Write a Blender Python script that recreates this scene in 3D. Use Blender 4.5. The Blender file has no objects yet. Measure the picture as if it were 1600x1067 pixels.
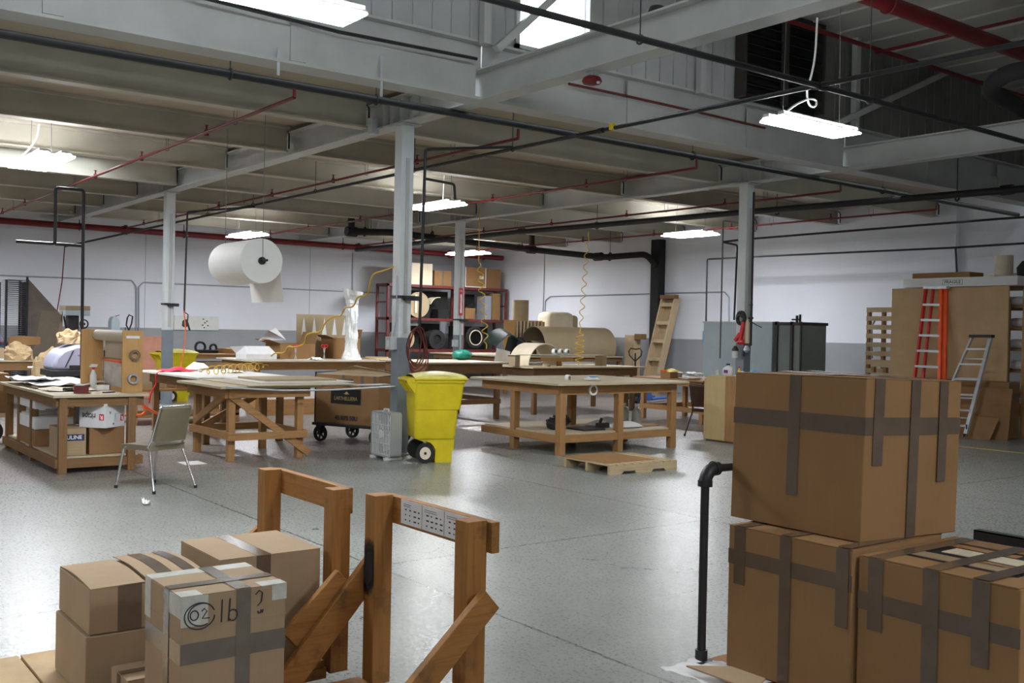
import bpy, bmesh, math, random
from math import sin, cos, pi, radians as rad, sqrt
from mathutils import Vector as V, Matrix, noise

random.seed(7)
S = bpy.context.scene
C = S.collection

# ---------------------------------------------------------------- camera
YAW, PITCH, ROLL, FPX, EYE = rad(-52.78), rad(-0.5555), rad(1.1833), 1594.55, 1.65
_f = V((sin(YAW)*cos(PITCH), cos(YAW)*cos(PITCH), sin(PITCH)))
_r0 = V((cos(YAW), -sin(YAW), 0)); _u0 = _r0.cross(_f)
_r = cos(ROLL)*_r0 + sin(ROLL)*_u0
_u = -sin(ROLL)*_r0 + cos(ROLL)*_u0
cam = bpy.data.cameras.new('camera'); cam_o = bpy.data.objects.new('camera', cam); C.objects.link(cam_o)
m = Matrix((_r, _u, -_f)).transposed().to_4x4(); m.translation = V((0, 0, EYE))
cam_o.matrix_world = m
cam.sensor_width = 36.0; cam.lens = FPX/1600*36; cam.clip_start = 0.05; cam.clip_end = 200
S.camera = cam_o

def at(px, py, ax, val):
    """the point of the plane ax = val that a line of sight meets (used to read real positions off the survey)"""
    d = _f + _r*((px-800)/FPX) + _u*((533.5-py)/FPX)
    i = 'xyz'.index(ax); o = V((0, 0, EYE))
    return o + d*((val-o[i])/d[i])

# ---------------------------------------------------------------- world, exposure
w = bpy.data.worlds.new('sky'); S.world = w; w.use_nodes = True
w.node_tree.nodes['Background'].inputs[0].default_value = (0.86, 0.93, 1.0, 1)
w.node_tree.nodes['Background'].inputs[1].default_value = 6.0
S.view_settings.view_transform = 'Standard'; S.view_settings.look = 'None'
S.view_settings.gamma = 1; S.view_settings.use_curve_mapping = False
S.view_settings.exposure = 0.72
TUBE_POWER = 55.0
S.cycles.use_denoising = True
S.cycles.max_bounces = 8; S.cycles.diffuse_bounces = 5; S.cycles.glossy_bounces = 3
S.cycles.sample_clamp_indirect = 6.0

# ---------------------------------------------------------------- materials
class N:
    def __init__(s, name):
        s.m = bpy.data.materials.new(name); s.m.use_nodes = True
        s.t = s.m.node_tree; s.b = s.t.nodes['Principled BSDF']
        s.tc = s.t.nodes.new('ShaderNodeTexCoord')
    def n(s, k, **kw):
        x = s.t.nodes.new(k)
        for a, b in kw.items(): setattr(x, a, b)
        return x
    def l(s, a, b): s.t.links.new(a, b)
    def mapping(s, scale, src='Object'):
        mp = s.n('ShaderNodeMapping'); mp.inputs['Scale'].default_value = scale
        s.l(s.tc.outputs[src], mp.inputs[0]); return mp.outputs[0]
    def noise(s, vec, scale=5, detail=4, rough=.6, dist=0):
        x = s.n('ShaderNodeTexNoise'); s.l(vec, x.inputs['Vector'])
        x.inputs['Scale'].default_value = scale; x.inputs['Detail'].default_value = detail
        x.inputs['Roughness'].default_value = rough; x.inputs['Distortion'].default_value = dist
        return x.outputs['Fac']
    def ramp(s, fac, stops):
        x = s.n('ShaderNodeValToRGB'); e = x.color_ramp.elements
        while len(e) < len(stops): e.new(.5)
        for q, (p, c) in zip(e, stops): q.position = p; q.color = (*c, 1) if len(c) == 3 else c
        s.l(fac, x.inputs[0]); return x.outputs[0]
    def mix(s, fac, a, b, mode='MIX'):
        x = s.n('ShaderNodeMix', data_type='RGBA', blend_type=mode)
        for v, i in ((fac, 0), (a, 6), (b, 7)):
            if hasattr(v, 'is_linked'): s.l(v, x.inputs[i])
            elif i == 0: x.inputs[i].default_value = v
            else: x.inputs[i].default_value = (*v, 1)
        return x.outputs[2]
    def math(s, op, a, b=0.0, c=None):
        x = s.n('ShaderNodeMath', operation=op)
        for v, i in ((a, 0), (b, 1), (c, 2)):
            if v is None: continue
            if hasattr(v, 'is_linked'): s.l(v, x.inputs[i])
            else: x.inputs[i].default_value = v
        return x.outputs[0]
    def bump(s, h, strength=.2, dist=.01):
        x = s.n('ShaderNodeBump'); x.inputs['Strength'].default_value = strength
        x.inputs['Distance'].default_value = dist; s.l(h, x.inputs['Height']); s.l(x.outputs[0], s.b.inputs['Normal'])
    def col(s, c):
        if hasattr(c, 'is_linked'): s.l(c, s.b.inputs['Base Color'])
        else: s.b.inputs['Base Color'].default_value = (*c, 1)
    def set(s, rough=.5, metal=0, spec=.5):
        if hasattr(rough, 'is_linked'): s.l(rough, s.b.inputs['Roughness'])
        else: s.b.inputs['Roughness'].default_value = rough
        s.b.inputs['Metallic'].default_value = metal; s.b.inputs['Specular IOR Level'].default_value = spec
        return s.m

def sc(c, k): return tuple(min(1, x*k) for x in c)
def mottled(name, c, rough=.6, metal=0, amp=.12, scale=3, bump=0, spec=.4, stretch=(1, 1, 1)):
    n = N(name); f = n.noise(n.mapping(stretch), scale, 5)
    n.col(n.ramp(f, [(.3, sc(c, 1-amp)), (.7, sc(c, 1+amp))]))
    if bump: n.bump(f, bump)
    return n.set(rough, metal, spec)
def wood(name, c, axis='x', amp=.3, rough=.65, dirt=0.0):
    n = N(name); st = {'x': (.6, 9, 9), 'y': (9, .6, 9), 'z': (9, 9, .6)}[axis]
    g = n.noise(n.mapping(st), 5, 6, .6, .8)
    base = n.ramp(g, [(.25, sc(c, 1-amp)), (.5, c), (.8, sc(c, 1+amp*.6))])
    k = n.noise(n.mapping((1, 1, 1)), 2.2, 3)
    base = n.mix(n.ramp(k, [(.35, (0, 0, 0)), (.75, (.5, .5, .5))]), base, sc(c, .72))
    if dirt:
        d = n.noise(n.mapping((3, 3, 3)), 1.6, 5, .7)
        base = n.mix(n.ramp(d, [(.52, (0, 0, 0)), (.7, (dirt, dirt, dirt))]), base, (.05, .035, .025))
    n.col(base); n.bump(g, .12, .004)
    return n.set(rough, 0, .3)
def cardboard(name, c):
    n = N(name); f = n.noise(n.mapping((1, 1, 1)), 3.5, 5); g = n.noise(n.mapping((60, 60, 2)), 2, 2)
    a = n.ramp(f, [(.3, sc(c, .9)), (.7, sc(c, 1.07))])
    n.col(n.mix(.12, a, n.ramp(g, [(.3, sc(c, .8)), (.7, sc(c, 1.15))])))
    n.bump(f, .15, .006)
    return n.set(.82, 0, .2)
M = {}
M['wall_paint'] = None
def wall_mat():
    n = N('two_tone_wall_paint')
    sp = n.n('ShaderNodeSeparateXYZ'); n.l(n.tc.outputs['Object'], sp.inputs[0])
    f = n.noise(n.mapping((1, 1, 1)), .6, 5)
    white = n.ramp(f, [(.3, (.70, .73, .79)), (.7, (.76, .79, .84))])
    grey = n.ramp(f, [(.3, (.27, .285, .30)), (.7, (.33, .345, .355))])
    band = n.math('LESS_THAN', sp.outputs[2], 1.54)
    n.col(n.mix(band, white, grey))
    # block coursing as a shallow relief
    br = n.n('ShaderNodeTexBrick'); br.inputs['Scale'].default_value = 1.0
    br.inputs['Brick Width'].default_value = .4; br.inputs['Row Height'].default_value = .2; br.inputs['Mortar Size'].default_value = .008
    br.inputs['Color1'].default_value = br.inputs['Color2'].default_value = (1, 1, 1, 1); br.inputs['Mortar'].default_value = (0, 0, 0, 1)
    cb = n.n('ShaderNodeCombineXYZ'); n.l(n.math('ADD', sp.outputs[0], sp.outputs[1]), cb.inputs[0]); n.l(sp.outputs[2], cb.inputs[1])
    n.l(cb.outputs[0], br.inputs['Vector']); n.bump(br.outputs['Color'], .25, .004)
    return n.set(.55, 0, .35)
def floor_mat():
    n = N('worn_painted_concrete')
    sp = n.n('ShaderNodeSeparateXYZ'); n.l(n.tc.outputs['Object'], sp.inputs[0])
    X, Y = sp.outputs[0], sp.outputs[1]
    big = n.noise(n.mapping((1, 1, 1)), .35, 5, .6, .5)
    mid = n.noise(n.mapping((1, 1, 1)), 3.0, 7, .72, .6)
    fine = n.noise(n.mapping((1, 1, 1)), 42, 5, .7)
    grey = n.ramp(mid, [(.3, (.205, .22, .20)), (.5, (.25, .264, .242)), (.72, (.30, .312, .285))])
    tan = n.ramp(mid, [(.3, (.20, .175, .16)), (.55, (.26, .23, .21)), (.75, (.31, .28, .26))])
    # beyond the joint the old coating has gone tan
    zone = n.math('LESS_THAN', n.math('ADD', X, n.math('MULTIPLY', big, .6)), -11.0)
    base = n.mix(zone, grey, tan)
    base = n.mix(n.ramp(big, [(.35, (0, 0, 0)), (.65, (.45, .45, .45))]), base, (.17, .175, .16))
    # speckled worn aggregate
    sp1 = n.ramp(fine, [(.40, (.75, .75, .75)), (.52, (0, 0, 0)), (.6, (0, 0, 0))])
    patch = n.ramp(n.noise(n.mapping((1, 1, 1)), .55, 4, .6, .4), [(.42, (.03,)*3), (.62, (.42,)*3)])
    base = n.mix(n.math('MULTIPLY', sp1, patch), base, (.13, .13, .12))
    sp2 = n.ramp(fine, [(.54, (0, 0, 0)), (.64, (.5, .5, .5))])
    base = n.mix(n.math('MULTIPLY', sp2, patch), base, (.36, .37, .355))
    # scuffs and cracks
    ds = n.n('ShaderNodeVectorMath', operation='ADD'); nz = n.n('ShaderNodeTexNoise'); nz.inputs['Scale'].default_value = 1.8; nz.inputs['Detail'].default_value = 6
    n.l(n.tc.outputs['Object'], nz.inputs['Vector']); sc_ = n.n('ShaderNodeVectorMath', operation='SCALE'); sc_.inputs['Scale'].default_value = 1.3
    n.l(nz.outputs['Color'], sc_.inputs[0]); n.l(n.tc.outputs['Object'], ds.inputs[0]); n.l(sc_.outputs[0], ds.inputs[1])
    wv = n.noise(n.mapping((1, 1, 1)), .9, 3, .5, .4); msk = n.noise(n.mapping((1, 1, 1)), 1.3, 2)
    crack = n.math('MULTIPLY', n.math('LESS_THAN', n.math('ABSOLUTE', n.math('SUBTRACT', wv, .5)), .0016), n.math('GREATER_THAN', msk, .56))
    jt = None
    wob = n.math('MULTIPLY', n.math('SUBTRACT', mid, .5), .03)
    for src, v in ((Y, 6.95), (Y, 3.55), (Y, 10.4), (Y, 14.2), (Y, 0.1), (X, -6.2), (X, -11.3), (X, -16.5), (X, -1.1)):
        q = n.math('LESS_THAN', n.math('ABSOLUTE', n.math('ADD', n.math('SUBTRACT', src, v), wob)), .010)
        jt = q if jt is None else n.math('MAXIMUM', jt, q)
    base = n.mix(n.math('MULTIPLY', n.math('MAXIMUM', jt, crack), .85), base, (.06, .06, .055))
    n.col(base)
    h = n.math('ADD', n.math('MULTIPLY', mid, .6), n.math('MULTIPLY', fine, .35))
    n.bump(h, .18, .010)
    return n.set(n.ramp(fine, [(.38, (.42,)*3), (.62, (.22,)*3)]), 0, .55)
def siding_mat(name, c):
    return mottled(name, c, .5, 0, .1, 1.2, 0, .4)
M['wall'] = wall_mat(); M['floor'] = floor_mat()
M['steel_white'] = mottled('painted_steel_white', (.46, .475, .46), .5, 0, .1, 1.5)
M['joist'] = mottled('painted_joist', (.43, .41, .34), .6, 0, .1, 1.2)
M['deck'] = mottled('cream_deck', (.39, .345, .26), .75, 0, .1, .8)
M['siding'] = siding_mat('painted_siding', (.42, .43, .43))
M['siding_dark'] = siding_mat('weathered_siding', (.17, .17, .15))
M['roofpanel'] = mottled('roof_liner_panel', (.50, .50, .46), .7, 0, .08, 1)
def column_mat():
    n = N('column_two_tone'); sp = n.n('ShaderNodeSeparateXYZ'); n.l(n.tc.outputs['Object'], sp.inputs[0])
    f = n.noise(n.mapping((1, 1, 1)), 2, 5)
    n.col(n.mix(n.math('LESS_THAN', sp.outputs[2], 1.54), n.ramp(f, [(.3, (.56, .60, .61)), (.7, (.66, .69, .69))]), n.ramp(f, [(.3, (.16, .19, .22)), (.7, (.22, .25, .28))])))
    return n.set(.5, 0, .4)
M['column'] = column_mat()
M['black'] = mottled('black_iron', (.022, .022, .024), .45, 0, .2, 6)
M['black_matte'] = mottled('black_rubber', (.018, .018, .018), .8, 0, .2, 6)
M['void'] = mottled('dark_louver', (.012, .012, .013), .7)
M['red_pipe'] = mottled('red_pipe_paint', (.14, .010, .012), .45, 0, .2, 4)
M['red'] = mottled('red_plastic', (.62, .03, .03), .4)
M['maroon'] = mottled('oxide_red_steel', (.13, .025, .022), .55, 0, .2, 5)
M['orange'] = mottled('orange_fibreglass', (.80, .10, .02), .4)
M['orange_cable'] = mottled('orange_cable', (.9, .16, .04), .5)
M['galv'] = mottled('galvanised', (.50, .53, .55), .4, .3, .12, 5)
M['chrome'] = mottled('chrome', (.7, .7, .7), .18, 1, .03, 3)
M['alum'] = mottled('aluminium', (.62, .64, .66), .35, .6, .1, 5)
M['conduit'] = mottled('conduit_grey', (.34, .36, .40), .5, .2, .05, 5)
M['wire'] = mottled('thin_wire', (.12, .12, .12), .6)
M['white_cable'] = mottled('white_cable', (.75, .75, .70), .5)
M['yellow'] = mottled('yellow_polyethylene', (.66, .53, .012), .42, 0, .12, 4, .05)
M['yellow_lid'] = mottled('yellow_lid_worn', (.74, .66, .16), .45, 0, .3, 3)
M['yellow_hose'] = mottled('yellow_air_hose', (.62, .40, .03), .4)
M['yellow_bright'] = mottled('bright_yellow', (.85, .62, .02), .5)
M['tan_sheet'] = cardboard('tan_sheet_board', (.50, .35, .19))
M['board'] = mottled('fibreboard_top', (.50, .42, .28), .6, 0, .12, 4)
M['board_white'] = mottled('white_board_top', (.64, .62, .57), .5, 0, .06, 4); M['board_cream'] = mottled('cream_board_top', (.56, .48, .37), .5, 0, .08, 4)
M['tan_board'] = mottled('tan_fibreboard', (.37, .29, .175), .7, 0, .07, 2)
M['cream'] = mottled('cream_foam', (.72, .63, .47), .7, 0, .07, 4)
M['birch'] = wood('bare_birch', (.60, .46, .29), 'z', .15)
M['ply'] = wood('plywood', (.52, .30, .115), 'z', .18); M['ply_light'] = wood('pale_plywood', (.56, .41, .20), 'z', .14)
for a in 'xyz':
    M['pine_'+a] = wood('aged_pine_'+a, (.38, .205, .08), a, .35)
    M['dark_'+a] = wood('dark_timber_'+a, (.22, .12, .05), a, .35)
    M['pallet_'+a] = wood('pallet_wood_'+a, (.52, .40, .24), a, .25, .8)
    M['frame_'+a] = wood('cart_timber_'+a, (.36, .165, .045), a, .4, .6, .7)
M['card'] = cardboard('cardboard', (.29, .165, .072))
M['card_l'] = cardboard('cardboard_pale', (.385, .28, .175))
M['card_d'] = cardboard('cardboard_brown', (.26, .145, .065))
M['kraft'] = mottled('kraft_paper', (.50, .36, .20), .75, 0, .15, 5, .2)
M['kraft_roll'] = mottled('kraft_roll', (.52, .45, .34), .7, 0, .05, 5)
def tape_mat(name, c, rough=.22):
    n = N(name); f = n.noise(n.mapping((1, 1, 1)), 14, 4)
    n.col(n.ramp(f, [(.3, sc(c, .88)), (.7, sc(c, 1.1))])); n.bump(f, .25, .004)
    n.b.inputs['Coat Weight'].default_value = .5; n.b.inputs['Coat Roughness'].default_value = .12
    return n.set(rough, 0, .6)
M['tape'] = tape_mat('brown_packing_tape', (.125, .088, .060))
M['tape_grey'] = tape_mat('grey_brown_tape', (.155, .13, .098))
def clear_tape():
    n = N('frosted_clear_tape'); f = n.noise(n.mapping((1, 1, 1)), 22, 4)
    n.col(n.ramp(f, [(.3, (.56, .57, .50)), (.7, (.74, .75, .68))])); n.b.inputs['Alpha'].default_value = .82
    return n.set(.3, 0, .5)
M['tape_clear'] = clear_tape()
M['paper'] = mottled('white_paper', (.74, .74, .74), .6, 0, .05, 8, .2)
M['foam'] = mottled('white_foam_roll', (.80, .80, .77), .7, 0, .03, 5)
def film():
    n = N('crinkled_poly_film'); f = n.noise(n.mapping((1, 1, 1)), 14, 6, .7, 1)
    n.col(n.ramp(f, [(.3, (.62, .66, .64)), (.7, (.86, .88, .86))])); n.bump(f, .6, .02)
    return n.set(.25, 0, .6)
M['film'] = film()
def bubble():
    n = N('crinkled_bubble_wrap'); f = n.noise(n.mapping((1, 1, 1)), 16, 6, .8, 1.5)
    n.col(n.ramp(f, [(.3, (.58, .57, .53)), (.5, (.74, .73, .69)), (.7, (.86, .86, .83))])); n.bump(f, .5, .02)
    return n.set(.4, 0, .5)
M['bubble'] = bubble()
M['white_plastic'] = mottled('white_plastic', (.66, .67, .64), .4, 0, .05, 6)
M['fan_grey'] = mottled('fan_housing', (.36, .38, .37), .45, 0, .05, 6)
M['vinyl'] = mottled('olive_vinyl', (.17, .145, .09), .4, 0, .1, 8)
M['brown_vinyl'] = mottled('brown_vinyl', (.06, .025, .016), .5, 0, .1, 8)
M['cabinet'] = mottled('pale_blue_steel', (.42, .50, .54), .4, .1, .08, 1.2)
M['cabinet_dark'] = mottled('dark_steel_trim', (.045, .04, .037), .5)
M['smoke'] = mottled('smoky_panel', (.20, .23, .22), .25, 0, .1, 1.5)
M['blue'] = mottled('blue_steel', (.03, .09, .30), .45)
M['blue_cloth'] = mottled('blue_plastic', (.12, .35, .62), .4)
M['teal'] = mottled('teal_plastic', (.012, .22, .16), .45)
M['green_dark'] = mottled('dark_green_vinyl', (.045, .075, .065), .45, 0, .2, 3)
M['lavender'] = mottled('silver_lavender', (.40, .40, .52), .35, .2, .06, 3)
M['shirt'] = mottled('lavender_shirt', (.38, .38, .58), .8)
M['salmon'] = mottled('salmon_panel', (.70, .34, .25), .7)
M['pink'] = mottled('crimson_cloth', (.60, .03, .07), .7)
M['purple'] = mottled('purple_label', (.14, .02, .16), .5)
M['label_black'] = mottled('black_label', (.012, .014, .013), .4)
M['gold'] = mottled('gold_ink', (.42, .32, .12), .5)
M['ink'] = mottled('black_ink', (.03, .03, .045), .5)
M['white_ink'] = mottled('white_ink', (.8, .8, .8), .5)
M['blue_ink'] = mottled('navy_ink', (.02, .03, .08), .5)
M['clear_jug'] = mottled('cloudy_jug', (.52, .53, .47), .3)
M['brickpaper'] = None
def brickpaper():
    n = N('brown_mesh_screen'); f = n.noise(n.mapping((1, 1, 1)), 3, 5)
    n.col(n.ramp(f, [(.3, (.15, .125, .11)), (.7, (.21, .18, .16))]))
    return n.set(.8, 0, .2)
M['screen'] = brickpaper()
def glow(name, c, s):
    n = N(name); n.col((1, 1, 1)); n.b.inputs['Emission Color'].default_value = (*c, 1); n.b.inputs['Emission Strength'].default_value = s
    return n.m
M['tube'] = glow('fluorescent_tube', (.93, .95, 1.0), TUBE_POWER)
M['glass'] = None
def glass():
    n = N('clear_glazing'); n.b.inputs['Transmission Weight'].default_value = 1; n.b.inputs['IOR'].default_value = 1.05
    n.col((.95, .97, 1)); return n.set(.02)
M['glass'] = glass()

# ---------------------------------------------------------------- mesh helpers
class MB:
    def __init__(s): s.v = []; s.f = []
    def add(s, vs, fs):
        k = len(s.v); s.v += [V(p) for p in vs]; s.f += [tuple(i+k for i in f) for f in fs]; return s
    def hexa(s, b, t):
        return s.add(list(b)+list(t), [(3, 2, 1, 0), (4, 5, 6, 7), (0, 1, 5, 4), (1, 2, 6, 5), (2, 3, 7, 6), (3, 0, 4, 7)])
    def box(s, x0, y0, z0, x1, y1, z1):
        return s.hexa([(x0, y0, z0), (x1, y0, z0), (x1, y1, z0), (x0, y1, z0)], [(x0, y0, z1), (x1, y0, z1), (x1, y1, z1), (x0, y1, z1)])
    def cbox(s, cx, cy, z0, sx, sy, sz): return s.box(cx-sx/2, cy-sy/2, z0, cx+sx/2, cy+sy/2, z0+sz)
    def bar(s, p, q, w, h, up=(0, 0, 1)):
        p, q, up = V(p), V(q), V(up); d = (q-p).normalized()
        a = d.cross(up)
        if a.length < 1e-4: a = d.cross(V((1, 0, 0)))
        a.normalize(); b = a.cross(d).normalized(); a = a*w/2; b = b*h/2
        return s.hexa([p-a-b, p+a-b, p+a+b, p-a+b], [q-a-b, q+a-b, q+a+b, q-a+b])
    def tube(s, pts, r, n=8, closed=False, caps=True):
        pts = [V(p) for p in pts]; L = len(pts); rings = []; prev = None
        for i, p in enumerate(pts):
            if closed: d = pts[(i+1) % L]-pts[i-1]
            else: d = pts[min(i+1, L-1)]-pts[max(i-1, 0)]
            d.normalize()
            if prev is None:
                a = d.cross(V((0, 0, 1)))
                if a.length < .05: a = d.cross(V((1, 0, 0)))
            else: a = prev-d*prev.dot(d)
            a.normalize(); prev = a; b = d.cross(a)
            rr = r[i] if isinstance(r, (list, tuple)) else r
            rings.append([p+(a*cos(2*pi*k/n)+b*sin(2*pi*k/n))*rr for k in range(n)])
        vs = [q for R in rings for q in R]; fs = []
        for i in range(L if closed else L-1):
            j = (i+1) % L
            for k in range(n): fs.append((i*n+k, i*n+(k+1) % n, j*n+(k+1) % n, j*n+k))
        if caps and not closed: fs += [tuple(range(n))[::-1], tuple((L-1)*n+k for k in range(n))]
        return s.add(vs, fs)
    def cyl(s, p, q, r, n=20, r2=None): return s.tube([p, q], [r, r if r2 is None else r2], n)
    def hollow(s, p, q, R, r, n=32, a0=0, a1=2*pi):
        p, q = V(p), V(q); d = (q-p).normalized(); a = d.cross(V((0, 0, 1)))
        if a.length < .05: a = V((1, 0, 0))
        a.normalize(); b = a.cross(d).normalized(); full = abs(a1-a0-2*pi) < 1e-6; m = n if full else n+1; vs = []
        for i in range(m):
            t = a0+(a1-a0)*i/n; e = a*cos(t)+b*sin(t)
            vs += [p+e*R, p+e*r, q+e*R, q+e*r]
        fs = []
        for i in range(n):
            j = (i+1) % m; A, B = i*4, j*4
            fs += [(A, B, B+2, A+2), (A+1, A+3, B+3, B+1), (A, A+1, B+1, B), (A+2, B+2, B+3, A+3)]
        if not full: fs += [(0, 2, 3, 1), (n*4, n*4+1, n*4+3, n*4+2)]
        return s.add(vs, fs)
    def torus(s, c, axis, R, r, n=28, k=8):
        c, ax = V(c), V(axis).normalized(); a = ax.cross(V((0, 0, 1)))
        if a.length < .05: a = V((1, 0, 0))
        a.normalize(); b = ax.cross(a)
        return s.tube([c+(a*cos(2*pi*i/n)+b*sin(2*pi*i/n))*R for i in range(n)], r, k, True)
    def prism(s, poly, ax, a, b):
        i = 'xyz'.index(ax)
        def p(u, v, w): q = [u, v]; q.insert(i, w); return q
        n = len(poly)
        return s.add([p(u, v, a) for u, v in poly]+[p(u, v, b) for u, v in poly],
                     [tuple(range(n))[::-1], tuple(range(n, 2*n))]+[(k, (k+1) % n, n+(k+1) % n, n+k) for k in range(n)])
    def lathe(s, prof, c=(0, 0, 0), n=24):
        c = V(c); vs = []; fs = []
        for r, z in prof: vs += [c+V((r*cos(2*pi*k/n), r*sin(2*pi*k/n), z)) for k in range(n)]
        for i in range(len(prof)-1):
            for k in range(n): fs.append((i*n+k, i*n+(k+1) % n, (i+1)*n+(k+1) % n, (i+1)*n+k))
        fs += [tuple(range(n))[::-1], tuple((len(prof)-1)*n+k for k in range(n))]
        return s.add(vs, fs)
    def grid(s, fn, nu, nv, th=0.0):
        P = [[V(fn(i/nu, j/nv)) for j in range(nv+1)] for i in range(nu+1)]
        idx = lambda i, j: i*(nv+1)+j
        vs = [q for R in P for q in R]; fs = [(idx(i, j), idx(i+1, j), idx(i+1, j+1), idx(i, j+1)) for i in range(nu) for j in range(nv)]
        if th:
            K = len(vs); nn = [V() for _ in vs]
            for f in fs:
                nm = (vs[f[1]]-vs[f[0]]).cross(vs[f[3]]-vs[f[0]])
                for q in f: nn[q] += nm
            vs2 = [p-(m.normalized()*th if m.length > 0 else V((0, 0, th))) for p, m in zip(vs, nn)]
            fs2 = [tuple(q+K for q in f[::-1]) for f in fs]
            rim = [idx(i, 0) for i in range(nu+1)]+[idx(nu, j) for j in range(1, nv+1)]+[idx(i, nv) for i in range(nu-1, -1, -1)]+[idx(0, j) for j in range(nv-1, 0, -1)]
            fs2 += [(rim[k-1], rim[k], rim[k]+K, rim[k-1]+K) for k in range(len(rim))]
            vs += vs2; fs += fs2
        return s.add(vs, fs)
    def mv(s, M4, k=0):
        for i in range(k, len(s.v)): s.v[i] = M4 @ s.v[i]
        return s
    def mesh(s, name, mat, smooth):
        me = bpy.data.meshes.new(name); me.from_pydata([tuple(p) for p in s.v], [], s.f)
        bm = bmesh.new(); bm.from_mesh(me); bmesh.ops.recalc_face_normals(bm, faces=bm.faces); bm.to_mesh(me); bm.free()
        if smooth:
            me.polygons.foreach_set('use_smooth', [True]*len(me.polygons))
            me.set_sharp_from_angle(angle=rad(40))
        me.materials.append(M[mat] if isinstance(mat, str) else mat); return me
    def build(s, name, mat, parent=None, bevel=0, smooth=True, loc=None, rz=0):
        """one mesh object; a top-level one gets its origin at the foot of its own bounds"""
        if parent is None and loc is None:
            x = [p.x for p in s.v]; y = [p.y for p in s.v]; z = [p.z for p in s.v]
            loc = V(((min(x)+max(x))/2, (min(y)+max(y))/2, min(z))); s.v = [p-loc for p in s.v]
        o = bpy.data.objects.new(name, s.mesh(name, mat, smooth)); C.objects.link(o)
        if parent is not None: o.parent = parent
        if loc is not None: o.location = loc; o.rotation_euler.z = rz
        if bevel:
            b = o.modifiers.new('edge', 'BEVEL'); b.width = bevel; b.segments = 2; b.limit_method = 'ANGLE'; b.angle_limit = rad(50)
        return o

def tag(o, label, cat, group=None, kind=None):
    o['label'] = label; o['category'] = cat
    if group: o['group'] = group
    if kind: o['kind'] = kind
    return o
def thing(name, label, cat, loc=(0, 0, 0), rz=0, group=None):
    o = bpy.data.objects.new(name, None); C.objects.link(o); o.empty_display_size = .1
    o.location = loc; o.rotation_euler.z = rz
    return tag(o, label, cat, group)
def struct(o): o['kind'] = 'structure'; return o
def dup(root, loc, rz, label=None):
    r = root.copy(); C.objects.link(r); r.location = loc; r.rotation_euler.z = rz
    if label: r['label'] = label
    for ch in list(root.children):
        c = ch.copy(); C.objects.link(c); c.parent = r
        for g in list(ch.children):
            d = g.copy(); C.objects.link(d); d.parent = c
    return r
def text(txt, name, size, mat, parent, mat4, ext=.0008, bold=.0, sx=1.0):
    cu = bpy.data.curves.new(name, 'FONT'); cu.body = txt; cu.size = size; cu.extrude = ext; cu.offset = bold
    cu.align_x = 'CENTER'; cu.align_y = 'CENTER'; cu.resolution_u = 3
    t = bpy.data.objects.new(name, cu); me = bpy.data.meshes.new_from_object(t)
    bpy.data.objects.remove(t); me.materials.clear(); me.materials.append(M[mat])
    me.transform(mat4 @ Matrix.Diagonal((sx, 1, 1, 1)))
    o = bpy.data.objects.new(name, me); C.objects.link(o); o.parent = parent; return o
def frame4(o, xdir, ydir):
    """matrix whose x runs along xdir, y along ydir, at o"""
    x, y = V(xdir).normalized(), V(ydir).normalized(); z = x.cross(y)
    q = Matrix((x, y, z)).transposed().to_4x4(); q.translation = V(o); return q
def rot(p, a): return V((p[0]*cos(a)-p[1]*sin(a), p[0]*sin(a)+p[1]*cos(a), p[2] if len(p) > 2 else 0))
def arc(c, r, a0, a1, u, v, n=8):
    c, u, v = V(c), V(u), V(v); return [c+u*(r*cos(a0+(a1-a0)*i/n))+v*(r*sin(a0+(a1-a0)*i/n)) for i in range(n+1)]
def smooth(pts, it=2):
    for _ in range(it):
        o = [pts[0]]
        for a, b in zip(pts, pts[1:]): o += [a.lerp(b, .25), a.lerp(b, .75)]
        pts = o+[pts[-1]]
    return pts
def coil(p0, p1, R, turns, n=12, sag=0.0):
    p0, p1 = V(p0), V(p1); d = (p1-p0); L = d.length; d.normalize(); a = d.cross(V((.3, .2, 1))).normalized(); b = d.cross(a)
    out = []
    for i in range(int(turns*n)+1):
        t = i/(turns*n); q = p0+(p1-p0)*t; e = min(1, 6*t, 6*(1-t)); q.z -= sag*4*t*(1-t)
        out.append(q+(a*cos(2*pi*turns*t)+b*sin(2*pi*turns*t))*R*e)
    return out

# ================================================================ THE BUILDING
XW, YW = -30.0, 21.4
ZB, ZD = 4.35, 4.80          # underside of the girders, underside of the low roof deck
XM0, XM1, ZM = -9.9, -1.2, 6.45   # the raised roof monitor runs along y between these two eaves
struct(MB().box(XW-.2, -14, -.2, 9, YW+.2, 0).build('floor', 'floor', smooth=False, loc=(0, 0, 0)))
struct(MB().box(XW-.2, -14, 0, XW, YW+.2, ZD+.2).build('wall_left', 'wall', smooth=False, loc=(0, 0, 0)))
struct(MB().box(XW, YW, 0, 9, YW+.2, ZM+.2).build('wall_right', 'wall', smooth=False, loc=(0, 0, 0)))
struct(MB().box(9, -14, 0, 9.2, YW+.2, ZD+.2).build('wall_near', 'wall', smooth=False, loc=(0, 0, 0)))
struct(MB().box(XW, -14.2, 0, 9, -14, ZM+.2).build('wall_rear', 'wall', smooth=False, loc=(0, 0, 0)))
# low roof with one skylight between two joists
ce = MB()
for a in ((XW, -14, XM0-.35, 1.2), (XW, 1.2, -20.0, 5.4), (-17.9, 1.2, XM0-.35, 5.4), (XW, 5.4, XM0-.35, YW)):
    ce.box(a[0], a[1], ZD, a[2], a[3], ZD+.12)
ce.box(XM1, -14, ZD, 9, YW, ZD+.12)
struct(ce.build('ceiling', 'deck', smooth=False, loc=(0, 0, 0)))
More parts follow.
